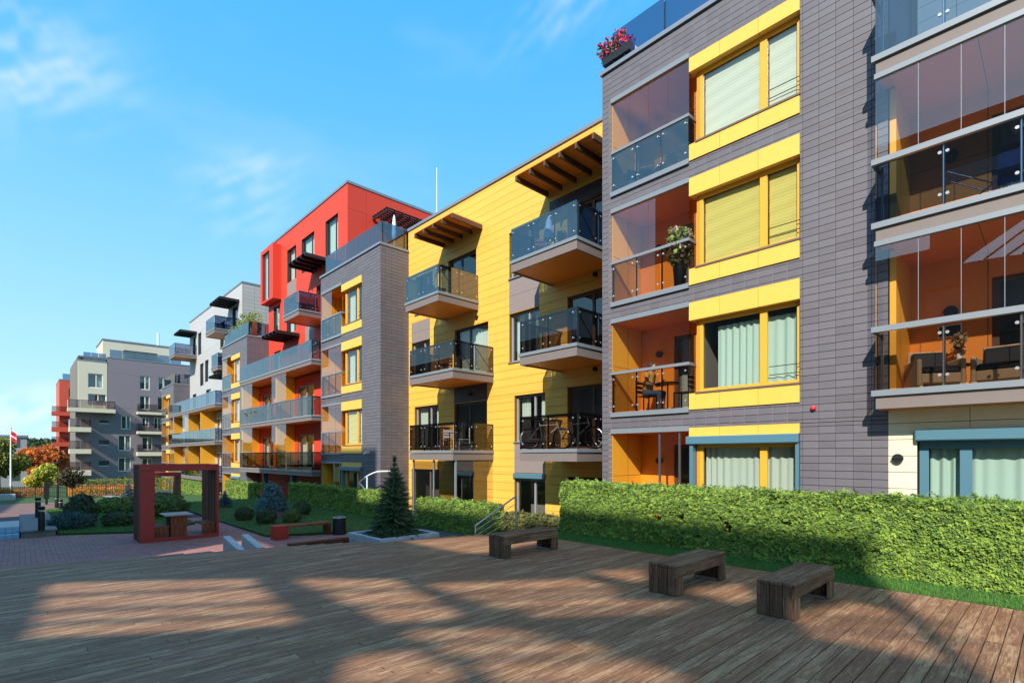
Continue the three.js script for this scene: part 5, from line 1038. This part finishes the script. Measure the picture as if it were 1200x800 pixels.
// ------------------------------------------------------------------ benches on the deck
function deckBench(x0, z0, label, seed) {
  const w = 0.46, l = 1.58, h = 0.44, T = thing('timber_bench', label, 'bench', [x0 + w / 2, 0, z0 + l / 2], 'heavy timber benches on the deck'), r = rng(seed), m = () => M.bench[Math.floor(r() * 3)], t = 0.045;
  const o = (e) => ({ c: 0.006, uo: Math.round(r() * 40) / 10, vo: Math.round(r() * 40) / 10, ...e });
  for (let i = 0; i < 3; i++) bx('seat_board', m(), T, x0 + i * w / 3 + 0.003, x0 + (i + 1) * w / 3 - 0.003, h - t, h, z0, z0 + l, o());
  for (const s of [0, 1]) bx('side_board', m(), T, s ? x0 + w - t : x0, s ? x0 + w : x0 + t, h - t - 0.135, h - t - 0.002, z0 + 0.002, z0 + l - 0.002, o());
  for (const e of [0, 1]) {
    const za = e ? z0 + l - 0.06 : z0 + 0.005, zi = e ? z0 + l - 0.20 : z0 + 0.145;
    for (let i = 0; i < 3; i++) bx('leg_board', m(), T, x0 + i * w / 3 + 0.004, x0 + (i + 1) * w / 3 - 0.004, 0.002, h - t - 0.003, za, za + 0.055, o({ vert: true }));
    for (const s of [0, 1]) bx('leg_board', m(), T, s ? x0 + w - 0.05 : x0 + 0.006, s ? x0 + w - 0.006 : x0 + 0.05, 0.002, h - t - 0.138, Math.min(zi, za) + (e ? 0 : 0.057), e ? za - 0.002 : zi + 0.057 - 0.002, o({ vert: true }));
    bx('foot_bar', M.steel, T, x0 + 0.055, x0 + w - 0.055, 0.006, 0.04, e ? z0 + l - 0.24 : z0 + 0.2, e ? z0 + l - 0.2 : z0 + 0.24);
  }
}
deckBench(-2.68, -8.40, 'weathered timber bench beside the corner where the hedge is sunlit', 151);
deckBench(-4.22, -8.36, 'weathered timber bench standing between the two other deck benches', 152);
deckBench(-7.9, -8.42, 'darker timber bench nearest the steel handrail and the low hedge', 153);

// bench with a red end block, bin, beam, concrete wedge and handrail at the deck edge
{
  const T = thing('park_bench', 'timber bench with a red steel end block beside the lawn', 'bench', [-16.75, -0.6, -6.6]);
  bx('end_block', M.redSteel, T, -16.98, -16.56, -0.6, -0.16, -6.12, -5.72, { c: 0.01 });
  for (let i = 0; i < 3; i++) bx('seat_board', M.warmWood, T, -16.96 + i * 0.133, -16.835 + i * 0.133, -0.235, -0.17, -7.5, -6.125, { c: 0.006 });
  bx('leg', M.darkWood, T, -16.95, -16.57, -0.6, -0.237, -7.49, -7.38, { c: 0.006 });
  const B = thing('litter_bin', 'dark cylindrical litter bin beside the timber bench', 'bin', [-16.45, -0.6, -7.72]);
  put('body', lathe([[0, 0], [0.2, 0], [0.21, 0.03], [0.21, 0.55], [0.19, 0.56], [0.17, 0.5], [0, 0.5]], [0, 0, 0], 28), M.darkMetal, B); put('rim', new THREE.TorusGeometry(0.19, 0.015, 6, 28).rotateX(Math.PI / 2).translate(0, 0.565, 0), M.steel, B);
  const K = thing('timber_beam', 'dark timber beam lying along the deck edge by the planter', 'beam', [-12.3, -0.3, -5.2]);
  bx('board', M.darkWood, K, -12.42, -12.22, -0.6, -0.03, -6.0, -4.55, { c: 0.01 });
  const C = thing('concrete_wedge', 'pair of pale sloping concrete cheeks at the deck edge', 'ramp', [-13.1, -0.6, -3.9]);
  for (const z of [-3.62, -4.02]) {
    const s = new THREE.Shape(); s.moveTo(-0.6, -0.6); s.lineTo(0.62, -0.6); s.lineTo(0.62, -0.07); s.lineTo(-0.6, 0.12); s.closePath();
    const g = new THREE.ExtrudeGeometry(s, { depth: 0.14, bevelEnabled: true, bevelSize: 0.008, bevelThickness: 0.008, bevelSegments: 1 });
    merged('cheek_wall', M.concrete, C, [g.translate(-12.85, 0, z)]);
  }
  bx('base', M.greyStone, C, -13.4, -12.25, -0.6, -0.3, -3.87, -3.63);
  const H = thing('handrail', 'slanting steel handrail with thin bars at the corner of the deck', 'railing', [-10.3, -0.6, -9.9]);
  const a = onY(605, 620, -0.02), top = [a[0], 0.9, a[2]], e = atD(557, 616, 13.3), eb = [e[0], e[1] - 0.5, e[2]];
  merged('post', M.steel, H, [rod([a[0], -0.6, a[2]], top, 0.026, 10), rod(eb, e, 0.022, 10)]);
  put('rail', rod(e, top, 0.024, 10).translate(10.3, 0.6, 9.9), M.steel, H);
  for (let i = 1; i < 4; i++) put('bar', rod([e[0], e[1] - 0.13 * i, e[2]], [top[0], top[1] - 0.2 * i, top[2]], 0.01, 6).translate(10.3, 0.6, 9.9), M.steel, H);
}

// ------------------------------------------------------------------ pavilions with table and benches
function pavilion(x, z0, z1, y0, label, tl, seed, H = 2.34) {
  const T = thing('timber_pavilion', label, 'pavilion', [x - 0.65, y0, (z0 + z1) / 2]), dx = 1.25, xb = x - dx, yt = y0 + H, r = rng(seed);
  bx('post', M.redSteel, T, x - 0.1, x, y0 + 0.12, yt - 0.2, z1 - 0.36, z1, { c: 0.006 });
  bx('top_beam', M.redSteel, T, x - 0.1, x, yt - 0.2, yt, z0, z1, { c: 0.006 });
  bx('sill_beam', M.redSteel, T, x - 0.1, x, y0, y0 + 0.12, z0, z1, { c: 0.006 });
  bx('post', M.redSteel, T, x - 0.1, x, y0 + 0.12, yt - 0.2, z0, z0 + 0.07, { c: 0.006 });
  bx('top_beam', M.redSteel, T, xb, xb + 0.1, yt - 0.2, yt - 0.002, z0, z1, { c: 0.006 });
  const roofN = 9; for (let i = 0; i < roofN; i++) bx('roof_board', M.darkWood, T, xb + 0.1 + i * (dx - 0.2) / roofN + 0.004, xb + 0.1 + (i + 1) * (dx - 0.2) / roofN - 0.004, yt - 0.1, yt - 0.05, z0 + 0.05, z1 - 0.05);
  for (let i = 1; i < 6; i++) bx('wall_board', i % 2 ? M.warmWood : M.darkWood, T, xb - i * 0.13, xb - i * 0.13 + 0.124, y0 + 0.02, yt - 0.11, z0 + 0.004, z0 + 0.06, { vert: true, uo: i * 0.3 });
  for (let i = 0; i < 9; i++) { // side walls of upright boards
    const a = xb + i * (dx - 0.1) / 9, b = xb + (i + 1) * (dx - 0.1) / 9 - 0.006;
    bx('wall_board', r() < 0.6 ? M.warmWood : M.darkWood, T, a, b, y0 + 0.02, yt - 0.11, z0 + 0.004, z0 + 0.06, { vert: true, uo: Math.round(r() * 30) / 10 });
    bx('wall_board', r() < 0.4 ? M.warmWood : M.darkWood, T, a, b, y0 + 0.02, yt - 0.11, z1 - 0.07, z1 - 0.01, { vert: true, uo: Math.round(r() * 30) / 10 });
  }
  bx('floor', M.greyStone, T, xb, x - 0.1, y0 - 0.02, y0 + 0.03, z0 + 0.06, z1 - 0.07);
  for (const [a, b] of [[z0 + 0.07, z0 + 0.45], [z1 - 0.75, z1 - 0.38]]) { // fixed benches
    bx('seat', M.warmWood, T, xb + 0.12, x - 0.14, y0 + 0.4, y0 + 0.45, a, b, { c: 0.005 });
    for (let i = 0; i < 3; i++) bx('bench_board', M.warmWood, T, x - 0.2, x - 0.15, y0 + 0.03, y0 + 0.398, a + i * (b - a) / 3 + 0.004, a + (i + 1) * (b - a) / 3 - 0.004, { vert: true });
  }
  const zc = (z0 + z1) / 2 + 0.02, B = thing('timber_table', tl, 'table', [x - 0.6, y0 + 0.03, zc]);
  bx('table_top', M.greyTop, B, x - 1.08, x - 0.12, y0 + 0.74, y0 + 0.78, zc - 0.38, zc + 0.38, { c: 0.006 });
  for (let i = 0; i < 4; i++) bx('pedestal_board', M.warmWood, B, x - 0.25, x - 0.21, y0 + 0.03, y0 + 0.738, zc - 0.22 + i * 0.11 + 0.003, zc - 0.22 + (i + 1) * 0.11 - 0.003, { vert: true, uo: i * 0.3 });
  bx('pedestal', M.darkWood, B, x - 0.95, x - 0.252, y0 + 0.03, y0 + 0.737, zc - 0.21, zc + 0.21);
}
pavilion(-18.72, -4.72, -2.62, -0.6, 'red framed timber pavilion with plank side walls standing on the brick court', 'grey topped timber table inside the red pavilion beside the deck', 161);
pavilion(-33.2, -6.5, -4.95, -0.72, 'second red framed timber pavilion behind the first one', 'grey topped timber table inside the second red pavilion', 162, 1.82);

// ------------------------------------------------------------------ things on balconies and terraces
M.wicker = std([0.50, 0.36, 0.20], 0.8, { bumpMap: rep(fineBump, 6, 6), bumpScale: 0.004 });
M.teak = std([0.42, 0.22, 0.09], 0.7, { map: rep(warmWoodTex, 2, 0.6) });
M.blueCloth = std([0.05, 0.10, 0.28], 0.9); M.terracotta = std([0.42, 0.15, 0.07], 0.85);
function chair(p, turn, label, mat, group) {
  const T = thing('balcony_chair', label, 'chair', p, group); T.rotation.y = turn; OFF.set(T, [0, 0, 0]);
  const b = (n, ...q) => { const m = put(n, boxGeo(q[1] - q[0], q[3] - q[2], q[5] - q[4], { c: 0.004 }), mat, T, [(q[0] + q[1]) / 2, (q[2] + q[3]) / 2, (q[4] + q[5]) / 2]); return m; };
  for (let i = 0; i < 4; i++) b('seat_slat', -0.2, 0.2, 0.42, 0.44, -0.2 + i * 0.1, -0.11 + i * 0.1);
  for (let i = 0; i < 3; i++) b('back_slat', -0.2, 0.2, 0.52 + i * 0.12, 0.60 + i * 0.12, -0.22, -0.20);
  for (const [x, z] of [[-0.19, 0.17], [0.19, 0.17]]) b('leg', x - 0.015, x + 0.015, 0, 0.42, z - 0.015, z + 0.015);
  for (const x of [-0.19, 0.19]) b('leg', x - 0.015, x + 0.015, 0, 0.88, -0.245, -0.215);
  return T;
}
function roundTable(p, label, mat) {
  const T = thing('balcony_table', label, 'table', p);
  put('table_top', lathe([[0, 0.69], [0.3, 0.69], [0.31, 0.705], [0.3, 0.72], [0, 0.72]], [0, 0, 0], 24), mat, T); put('stem', rod([0, 0.02, 0], [0, 0.69, 0], 0.02), M.darkMetal, T); put('base', lathe([[0, 0], [0.2, 0], [0.19, 0.02], [0, 0.03]], [0, 0, 0], 20), M.darkMetal, T);
}
function armchair(p, turn, label) {
  const T = thing('wicker_armchair', label, 'armchair', p, 'wicker armchairs on the glazed balcony'); T.rotation.y = turn; OFF.set(T, [0, 0, 0]);
  const b = (n, m, c, ...q) => put(n, boxGeo(q[1] - q[0], q[3] - q[2], q[5] - q[4], { c }), m, T, [(q[0] + q[1]) / 2, (q[2] + q[3]) / 2, (q[4] + q[5]) / 2]);
  b('frame', M.wicker, 0.02, -0.3, 0.3, 0.12, 0.3, -0.3, 0.3); b('backrest', M.wicker, 0.03, -0.3, 0.3, 0.3, 0.78, -0.34, -0.26); b('armrest', M.wicker, 0.02, -0.36, -0.29, 0.08, 0.56, -0.32, 0.32); b('armrest', M.wicker, 0.02, 0.29, 0.36, 0.08, 0.56, -0.32, 0.32);
  b('seat_cushion', M.black, 0.03, -0.28, 0.28, 0.302, 0.42, -0.25, 0.31); b('back_cushion', M.black, 0.03, -0.27, 0.27, 0.42, 0.74, -0.258, -0.15);
  for (const [x, z] of [[-0.3, 0.28], [0.3, 0.28], [-0.3, -0.28], [0.3, -0.28]]) b('leg', M.wicker, 0.004, x - 0.025, x + 0.025, 0, 0.12, z - 0.025, z + 0.025);
}
function potted(name, label, p, pr, ph, n, R, H, c0, c1, seed, flower, potM = M.darkMetal, group) {
  const T = thing(name, label, 'plant', p, group), r = rng(seed), list = [], fl = [];
  put('pot', lathe([[0, 0], [pr * 0.75, 0], [pr, ph], [pr * 0.9, ph], [pr * 0.85, ph * 0.9], [0, ph * 0.9]], [0, 0, 0], 16), potM, T);
  const st = []; for (let i = 0; i < 9; i++) { const a = r() * 6.28; st.push(rod([p[0], p[1] + ph * 0.85, p[2]], [p[0] + Math.cos(a) * R * 0.6, p[1] + ph + H * (0.4 + 0.5 * r()), p[2] + Math.sin(a) * R * 0.6], 0.008, 4, 0.003)); }
  merged('stem', M.bark, T, st);
  for (let i = 0; i < n; i++) { const a = r() * 6.28, t = Math.sqrt(r()), y = r(); const q = [p[0] + Math.cos(a) * R * t * (0.5 + 0.6 * Math.sin(y * 3)), p[1] + ph + H * y, p[2] + Math.sin(a) * R * t * (0.5 + 0.6 * Math.sin(y * 3))]; (flower && r() < 0.3 ? fl : list).push([...q, 0.07 + 0.06 * r(), flower && false ? flower : mix(c0, c1, r())]); }
  cloud('leaves', T, sprigs[1], M.leaf, list); if (flower) cloud('flowers', T, sprigs[1], M.leaf, fl.map((q) => [q[0], q[1] + 0.02, q[2], q[3], flower]));
}
const fA = (k) => 0.15 + 3 * k + 0.02;
// lowest loggia of the nearest block: a seated person at a small table
chair([-7.72, fA(1), -12.35], Math.PI / 2, 'dark slatted chair under the seated person on the lowest loggia', M.darkMetal, 'dark loggia chairs');
chair([-6.62, fA(1), -12.3], -Math.PI / 2, 'empty dark slatted chair across the small table from the person', M.darkMetal, 'dark loggia chairs');
roundTable([-7.05, fA(1), -12.25], 'small round table beside the seated person on the loggia', M.darkMetal);
{ const T = thing('mug', 'white mug on the small round loggia table', 'mug', [-7.14, fA(1) + 0.72, -12.16]); put('cup', lathe([[0, 0], [0.035, 0], [0.04, 0.09], [0.035, 0.088], [0.03, 0.01], [0, 0.01]], [0, 0, 0], 14), M.white, T); put('handle', new THREE.TorusGeometry(0.025, 0.006, 5, 12).translate(0.055, 0.045, 0), M.white, T); }
{ // the person: torso leaning forward, forearms towards the table, looking down
  const P = [-7.70, fA(1), -12.33], yaw = Math.PI / 2, res = 64, S = 0.85;
  const C = [ // a, b, ra, rb (local: +z forward, y up)
    [[0, 0.52, 0.0], [0, 0.78, 0.03], 0.145, 0.135], [[0, 0.78, 0.03], [0, 0.98, 0.08], 0.135, 0.125], [[-0.15, 0.99, 0.08], [0.15, 0.99, 0.08], 0.07, 0.07], [[0, 1.0, 0.09], [0, 1.1, 0.13], 0.055, 0.05], [[0, 1.17, 0.16], [0, 1.23, 0.14], 0.085, 0.095], [[0, 1.12, 0.2], [0, 1.15, 0.19], 0.045, 0.06],
    ...[-1, 1].flatMap((s) => [[[s * 0.18, 0.98, 0.08], [s * 0.23, 0.74, 0.14], 0.055, 0.045], [[s * 0.23, 0.74, 0.14], [s * 0.10, 0.70, 0.36], 0.042, 0.03], [[s * 0.10, 0.70, 0.36], [s * 0.07, 0.69, 0.42], 0.032, 0.034], [[s * 0.09, 0.5, 0.0], [s * 0.11, 0.49, 0.42], 0.088, 0.062], [[s * 0.11, 0.49, 0.42], [s * 0.11, 0.09, 0.40], 0.06, 0.04], [[s * 0.11, 0.06, 0.38], [s * 0.12, 0.04, 0.56], 0.042, 0.036]]),
  ];
  const mc = new MarchingCubes(res, M.white, false, false, 60000), c0 = [0, 0.66, 0.1];
  const dist = (p, i) => { const [a, b, ra, rb] = C[i], ab = [b[0] - a[0], b[1] - a[1], b[2] - a[2]], ap = [p[0] - a[0], p[1] - a[1], p[2] - a[2]], L2 = ab[0] ** 2 + ab[1] ** 2 + ab[2] ** 2, t = Math.max(0, Math.min(1, (ap[0] * ab[0] + ap[1] * ab[1] + ap[2] * ab[2]) / L2)); return Math.hypot(ap[0] - ab[0] * t, ap[1] - ab[1] * t, ap[2] - ab[2] * t) - lerp(ra, rb, t); };
  for (let z = 0; z < res; z++) for (let y = 0; y < res; y++) for (let x = 0; x < res; x++) {
    const p = [((x - res / 2) / (res / 2)) * S + c0[0], ((y - res / 2) / (res / 2)) * S + c0[1], ((z - res / 2) / (res / 2)) * S + c0[2]]; let d = 9;
    for (let i = 0; i < C.length; i++) { const e = dist(p, i), k = 0.035, h = Math.max(0, Math.min(1, 0.5 + 0.5 * (d - e) / k)); d = lerp(d, e, h) - k * h * (1 - h); }
    mc.field[x + y * res + z * res * res] = -d;
  }
  mc.isolation = 0; mc.update();
  const n = mc.count, pos = new Float32Array(n * 3), nor = new Float32Array(n * 3), col = new Float32Array(n * 3);
  for (let i = 0; i < n; i++) {
    const p = [0, 1, 2].map((k) => mc.positionArray[i * 3 + k] * S + c0[k]); p.forEach((q, k) => { pos[i * 3 + k] = q; nor[i * 3 + k] = mc.normalArray[i * 3 + k]; });
    const skin = [0.50, 0.28, 0.19], top = [0.62, 0.36, 0.06], jeans = [0.10, 0.15, 0.24], shoe = [0.05, 0.05, 0.05];
    const arm = Math.abs(p[0]) > 0.165 && p[1] > 0.66 && p[1] < 0.9 || (p[2] > 0.2 && p[1] > 0.63 && p[1] < 0.8);
    const c = p[1] > 1.04 ? skin : arm ? skin : p[1] < 0.09 ? shoe : (p[1] < 0.6 ? jeans : top); for (let k = 0; k < 3; k++) col[i * 3 + k] = c[k];
  }
  const g = new THREE.BufferGeometry(); g.setAttribute('position', new THREE.BufferAttribute(pos, 3)); g.setAttribute('normal', new THREE.BufferAttribute(nor, 3)); g.setAttribute('color', new THREE.BufferAttribute(col, 3));
  const fing = []; for (const s of [-1, 1]) { [[-0.024, 0.055], [-0.008, 0.066], [0.008, 0.062], [0.024, 0.05]].forEach(([x, l]) => fing.push(rod([s * 0.07 + x, 0.69, 0.44], [s * 0.07 + x, 0.672, 0.44 + l], 0.009, 6, 0.007))); fing.push(rod([s * 0.045, 0.69, 0.40], [s * 0.02, 0.685, 0.445], 0.010, 6, 0.008)); }
  const T = thing('person', 'person in a mustard top and jeans sitting at the small table on the loggia', 'person', P); T.rotation.y = yaw; OFF.set(T, [0, 0, 0]);
  put('body', g, std([1, 1, 1], 0.8, { vertexColors: true }), T, [0, 0, 0]);
  put('hands', mergeGeometries(fing.map(plain)), std([0.50, 0.28, 0.19], 0.7), T, [0, 0, 0]);
  put('hair', mergeGeometries([plain(ball([0, 1.235, 0.12], 0.108, 1, 1, 1.02, 18)), plain(ball([0, 1.12, 0.05], 0.07, 1.1, 1.5, 0.8, 14)), plain(ball([0.0, 1.3, 0.03], 0.045, 1, 1, 1, 12))]), std([0.035, 0.016, 0.01], 0.7), T, [0, 0, 0]);
  put('face', mergeGeometries([plain(ball([0, 1.165, 0.262], 0.016, 0.8, 1.3, 1)), plain(ball([-0.035, 1.19, 0.238], 0.011)), plain(ball([0.035, 1.19, 0.238], 0.011)), plain(bg(-0.022, 0.022, 1.125, 1.133, 0.235, 0.247))]), std([0.28, 0.12, 0.09], 0.7), T, [0, 0, 0]);
}
// flowering plant in a tall pot, middle loggia; furniture on the top loggia
potted('potted_plant', 'tall flowering pale plant in a dark pot on the middle loggia', [-6.6, fA(2), -12.05], 0.17, 0.55, 420, 0.33, 1.0, [0.10, 0.17, 0.03], [0.34, 0.40, 0.10], 171, [0.75, 0.6, 0.5]);
chair([-7.75, fA(3), -12.3], 0.4, 'teak slatted chair on the top loggia near its side wall', M.teak, 'teak loggia chairs');
chair([-7.25, fA(3), -12.4], -0.5, 'teak slatted chair on the top loggia beside the potted plant', M.teak, 'teak loggia chairs');
potted('potted_plant', 'small green plant in a terracotta pot on the top loggia', [-6.85, fA(3), -12.05], 0.11, 0.2, 90, 0.14, 0.25, [0.05, 0.12, 0.02], [0.18, 0.3, 0.06], 172, null, M.terracotta);
potted('potted_plant', 'pale flowering plant in a white pot by the top loggia glass', [-8.0, fA(3), -12.0], 0.11, 0.2, 90, 0.14, 0.25, [0.05, 0.12, 0.02], [0.18, 0.3, 0.06], 173, [0.7, 0.7, 0.75], M.white);
// large balconies
armchair([-1.62, fA(1), -12.15], 0.5, 'wicker armchair with black cushions beside the orange side wall');
armchair([-0.72, fA(1), -12.35], -0.1, 'wicker armchair with black cushions in front of the balcony door');
armchair([0.25, fA(1), -12.3], -0.4, 'wicker armchair with black cushions beside the middle glass post');
{ const p = [-1.32, fA(1), -12.75], T = thing('side_table', 'small dark side table with a vase behind the wicker armchairs', 'table', p); put('table_top', lathe([[0, 0.5], [0.2, 0.5], [0.2, 0.53], [0, 0.53]], [0, 0, 0], 18), M.teak, T); put('leg', rod([0, 0, 0], [0, 0.5, 0], 0.025), M.darkMetal, T);
  potted('vase_plant', 'white vase with bare twigs on the small balcony side table', [p[0], p[1] + 0.53, p[2]], 0.05, 0.2, 26, 0.12, 0.35, [0.2, 0.14, 0.06], [0.4, 0.3, 0.14], 174, null, M.white); }
{ const T = thing('wall_picture', 'small dark framed picture on the orange balcony wall', 'picture', [-1.5, fA(1) + 1.25, -13.1]); bx('frame', M.white, T, -1.68, -1.32, fA(1) + 1.12, fA(1) + 1.36, -13.098, -13.075); bx('print', std([0.03, 0.03, 0.06], 0.5), T, -1.66, -1.34, fA(1) + 1.14, fA(1) + 1.34, -13.074, -13.07); }
{ const f = fA(2), T = thing('drying_rack', 'steel clothes drying rack with a dark cloth on the upper glazed balcony', 'rack', [-0.6, f, -12.2]), g = [];
  for (const z of [-12.45, -11.95]) { g.push(rod([-1.4, f, z], [-0.2, f + 0.85, z], 0.012, 6), rod([-0.2, f, z], [-1.4, f + 0.85, z], 0.012, 6)); }
  merged('frame', M.steel, T, g); for (let i = 0; i < 7; i++) put('bar', rod([-1.5, f + 0.86, -12.45 + i * 0.083], [0.1, f + 0.86, -12.45 + i * 0.083], 0.006, 5).translate(0.6, -f, 12.2), M.steel, T);
  const c = thing('towel', 'dark blue cloth hanging over the drying rack', 'towel', [-0.5, f + 0.5, -11.95]); put('cloth', foldGeo(-0.75, 0.0, f + 0.35, f + 0.875, -11.93, 0.25, 0.02, 4).translate(0.5, -f - 0.5, 11.95), std([0.04, 0.06, 0.16], 0.95, { side: THREE.DoubleSide }), c);
  const w = thing('wreath', 'round white wreath hanging inside the upper balcony door', 'wreath', [-0.45, f + 1.75, -13.05]); put('ring', new THREE.TorusGeometry(0.16, 0.025, 8, 26), std([0.55, 0.5, 0.42], 0.9), w); cloud('leaves', w, sprigs[0], M.leaf, Array.from({ length: 60 }, (_, i) => [-0.45 + 0.16 * Math.cos(i), f + 1.75 + 0.16 * Math.sin(i), -13.03, 0.06, [0.6, 0.6, 0.55]])); }
// geraniums at the corner of the roof terrace
{ const y = 12.66, T = thing('flower_box', 'dark flower box with pink geraniums at the roof terrace corner', 'flower box', [-8.35, y, -12.2]), r = rng(181), l = [], f = [];
  bx('box', M.darkMetal, T, -8.72, -7.85, y + 0.06, y + 0.3, -11.88, -11.7); each('bracket', M.darkMetal, T, [[-8.4, -8.36, y + 0.002, y + 0.06, -11.84, -11.74], [-8.05, -8.01, y + 0.002, y + 0.06, -11.84, -11.74]]);
  for (let i = 0; i < 300; i++) { const q = [-8.82 + 0.85 * Math.pow(r(), 1.5), y + 0.25 + 0.45 * r(), -11.9 + 0.28 * r(), 0.055 + 0.045 * r()]; (r() < 0.5 ? f : l).push(q); }
  cloud('leaves', T, sprigs[1], M.leaf, l.map((q) => [...q, [0.05, 0.12, 0.03]])); cloud('flowers', T, sprigs[1], M.leaf, f.map((q) => [q[0], q[1] + 0.05, q[2], q[3], [0.75, 0.03, 0.16]])); }
// bicycles on the lower balcony of the yellow house
function bicycle(p, turn, label, col) {
  const T = thing('bicycle', label, 'bicycle', p, 'bicycles on the yellow house balcony'); T.rotation.y = turn; OFF.set(T, [0, 0, 0]); const m = std(col, 0.35), W = 0.52, R = 0.33;
  for (const x of [-W, W]) { const w = part('wheel', T, [x, R, 0]); w.position.set(x, R, 0); OFF.set(w, [0, 0, 0]); put('tyre', new THREE.TorusGeometry(R - 0.02, 0.02, 8, 32), M.black, w, [0, 0, 0]); put('rim', new THREE.TorusGeometry(R - 0.045, 0.012, 6, 32), M.steel, w, [0, 0, 0]); put('spokes', mergeGeometries(Array.from({ length: 12 }, (_, i) => plain(rod([0, 0, 0], [Math.cos(i * 0.5236) * (R - 0.05), Math.sin(i * 0.5236) * (R - 0.05), 0], 0.003, 4)))), M.steel, w, [0, 0, 0]); }
  put('frame', mergeGeometries([[[-W, R, 0], [-0.12, 0.3, 0]], [[-0.12, 0.3, 0], [-0.22, 0.82, 0]], [[-W, R, 0], [-0.2, 0.74, 0]], [[-0.2, 0.74, 0], [0.34, 0.78, 0]], [[-0.12, 0.3, 0], [0.35, 0.7, 0]], [[0.32, 0.86, 0], [W, R, 0]]].map(([a, b]) => plain(rod(a, b, 0.018, 8)))), m, T, [0, 0, 0]);
  put('handlebar', mergeGeometries([plain(rod([0.31, 0.95, -0.26], [0.31, 0.95, 0.26], 0.013, 8)), plain(rod([0.32, 0.86, 0], [0.31, 0.95, 0], 0.015, 8))]), M.steel, T, [0, 0, 0]); put('saddle', ball([-0.23, 0.87, 0], 0.08, 1.6, 0.45, 0.9), M.black, T, [0, 0, 0]); put('crank', mergeGeometries([plain(rod([-0.12, 0.3, -0.02], [-0.12, 0.3, 0.02], 0.07, 14)), plain(rod([-0.12, 0.3, 0.03], [-0.02, 0.2, 0.06], 0.01, 6))]), M.steel, T, [0, 0, 0]);
}
bicycle([-11.1, 2.2, -12.0], 0.9, 'pale grey bicycle leaning at an angle on the lower balcony', [0.6, 0.62, 0.62]);
bicycle([-10.0, 2.2, -12.2], 0.25, 'dark bicycle parked beside the pale bicycle on the lower balcony', [0.08, 0.08, 0.09]);
chair([-16.9, 2.2, -12.4], 0.6, 'pale slatted chair on the lower balcony above the glazed room', M.white, 'pale balcony chairs'); chair([-15.9, 2.2, -12.5], -0.7, 'pale slatted chair beside the wall end of the lower balcony', M.white, 'pale balcony chairs'); roundTable([-16.4, 2.2, -12.2], 'small round table on the lower balcony above the glazed room', M.white);
chair([-16.9, 5.18, -12.3], 0.3, 'teak chair on the middle balcony of the yellow house', M.teak);
{ const p = [-10.9, 8.18, -11.9], T = thing('parasol', 'half closed white parasol on the top balcony of the yellow house', 'parasol', p); put('pole', rod([0, 0, 0], [0, 1.2, 0], 0.02), M.white, T); put('canopy', lathe([[0.02, 1.2], [0.09, 1.05], [0.15, 0.7], [0.17, 0.5], [0.15, 0.45], [0.02, 0.55]], [0, 0, 0], 10), M.white, T); put('base', lathe([[0, 0], [0.22, 0], [0.22, 0.05], [0, 0.07]], [0, 0, 0]), M.darkMetal, T); }
chair([-11.5, 8.18, -12.2], 0.8, 'red slatted chair on the top balcony of the yellow house', std([0.5, 0.12, 0.08], 0.6)); potted('potted_plant', 'small plant in a terracotta pot on the top balcony of the yellow house', [-10.3, 8.18, -11.8], 0.12, 0.22, 80, 0.15, 0.3, [0.06, 0.12, 0.02], [0.2, 0.28, 0.06], 175, [0.6, 0.1, 0.1], M.terracotta);
// planting on the roof terrace of the second grey tower and on the long balcony
for (let i = 0; i < 5; i++) potted('terrace_shrub', 'leafy green shrub in a trough on the planted roof terrace', [-44.8 + i * 1.0, 10.66, -12.6 - 0.2 * (i % 2)], 0.28, 0.4, 420, 0.62, 1.1 + 0.3 * (i % 3), [0.12, 0.2, 0.03], [0.42, 0.46, 0.08], 190 + i, null, M.darkMetal, 'shrubs on the planted roof terrace');
for (let i = 0; i < 3; i++) potted('balcony_shrub', 'bushy olive plant on the middle long balcony of the red house', [-38.6 + i * 0.9, 4.2, -11.8], 0.2, 0.3, 260, 0.45, 0.75, [0.16, 0.15, 0.03], [0.42, 0.3, 0.08], 200 + i, null, M.terracotta, 'plants on the long balcony');
// camera, parasol arm and mast
{ const p = onZ(433, 531, -11.84), T = thing('security_camera', 'white security camera on the wall of the grey tower', 'camera', [p[0], p[1], -11.85]); put('bracket', rod([0, 0, 0], [0, 0.02, 0.16], 0.025, 8), M.white, T); put('body', rod([-0.02, 0.05, 0.06], [0.02, 0.0, 0.34], 0.055, 12), M.white, T); put('hood', boxGeo(0.14, 0.015, 0.34, { c: 0.004 }), M.white, T, [p[0], p[1] + 0.09, -11.63]); }
{ const q = (px, py) => onZ(px, py, -11.2), a = q(421, 589), T = thing('cantilever_parasol_frame', 'white curved steel parasol arm standing behind the hedge', 'parasol frame', [a[0], -0.6, -11.2]);
  const loc = (v) => [v[0] - a[0], v[1] + 0.6, v[2] + 11.2];
  put('arm', tube([q(421, 565), q(430, 558), q(441, 553), q(458, 552)].map(loc), 0.035, 24, 8), M.white, T); put('mast', rod(loc([q(430, 589)[0], -0.6, -11.2]), loc(q(430, 559)), 0.035), M.white, T); put('brace', rod(loc(q(421, 566)), loc(q(430, 576)), 0.03), M.white, T); put('strap', rod(loc([q(421, 589)[0], -0.6, -11.2]), loc(q(421, 566)), 0.012), M.white, T); }
{ const T = thing('antenna_mast', 'thin white antenna mast on the roof of the red house', 'mast', [-29, 17.2, -20.5]); put('mast', rod([0, 0, 0], [0, 4.2, 0], 0.035, 8, 0.02), M.white, T); put('foot', lathe([[0, 0], [0.3, 0], [0.3, 0.1], [0, 0.12]], [0, 0, 0]), M.concrete, T); }

scene.traverse((o) => { if (o.isMesh) { o.castShadow = true; o.receiveShadow = true; } });
renderer.render(scene, camera);
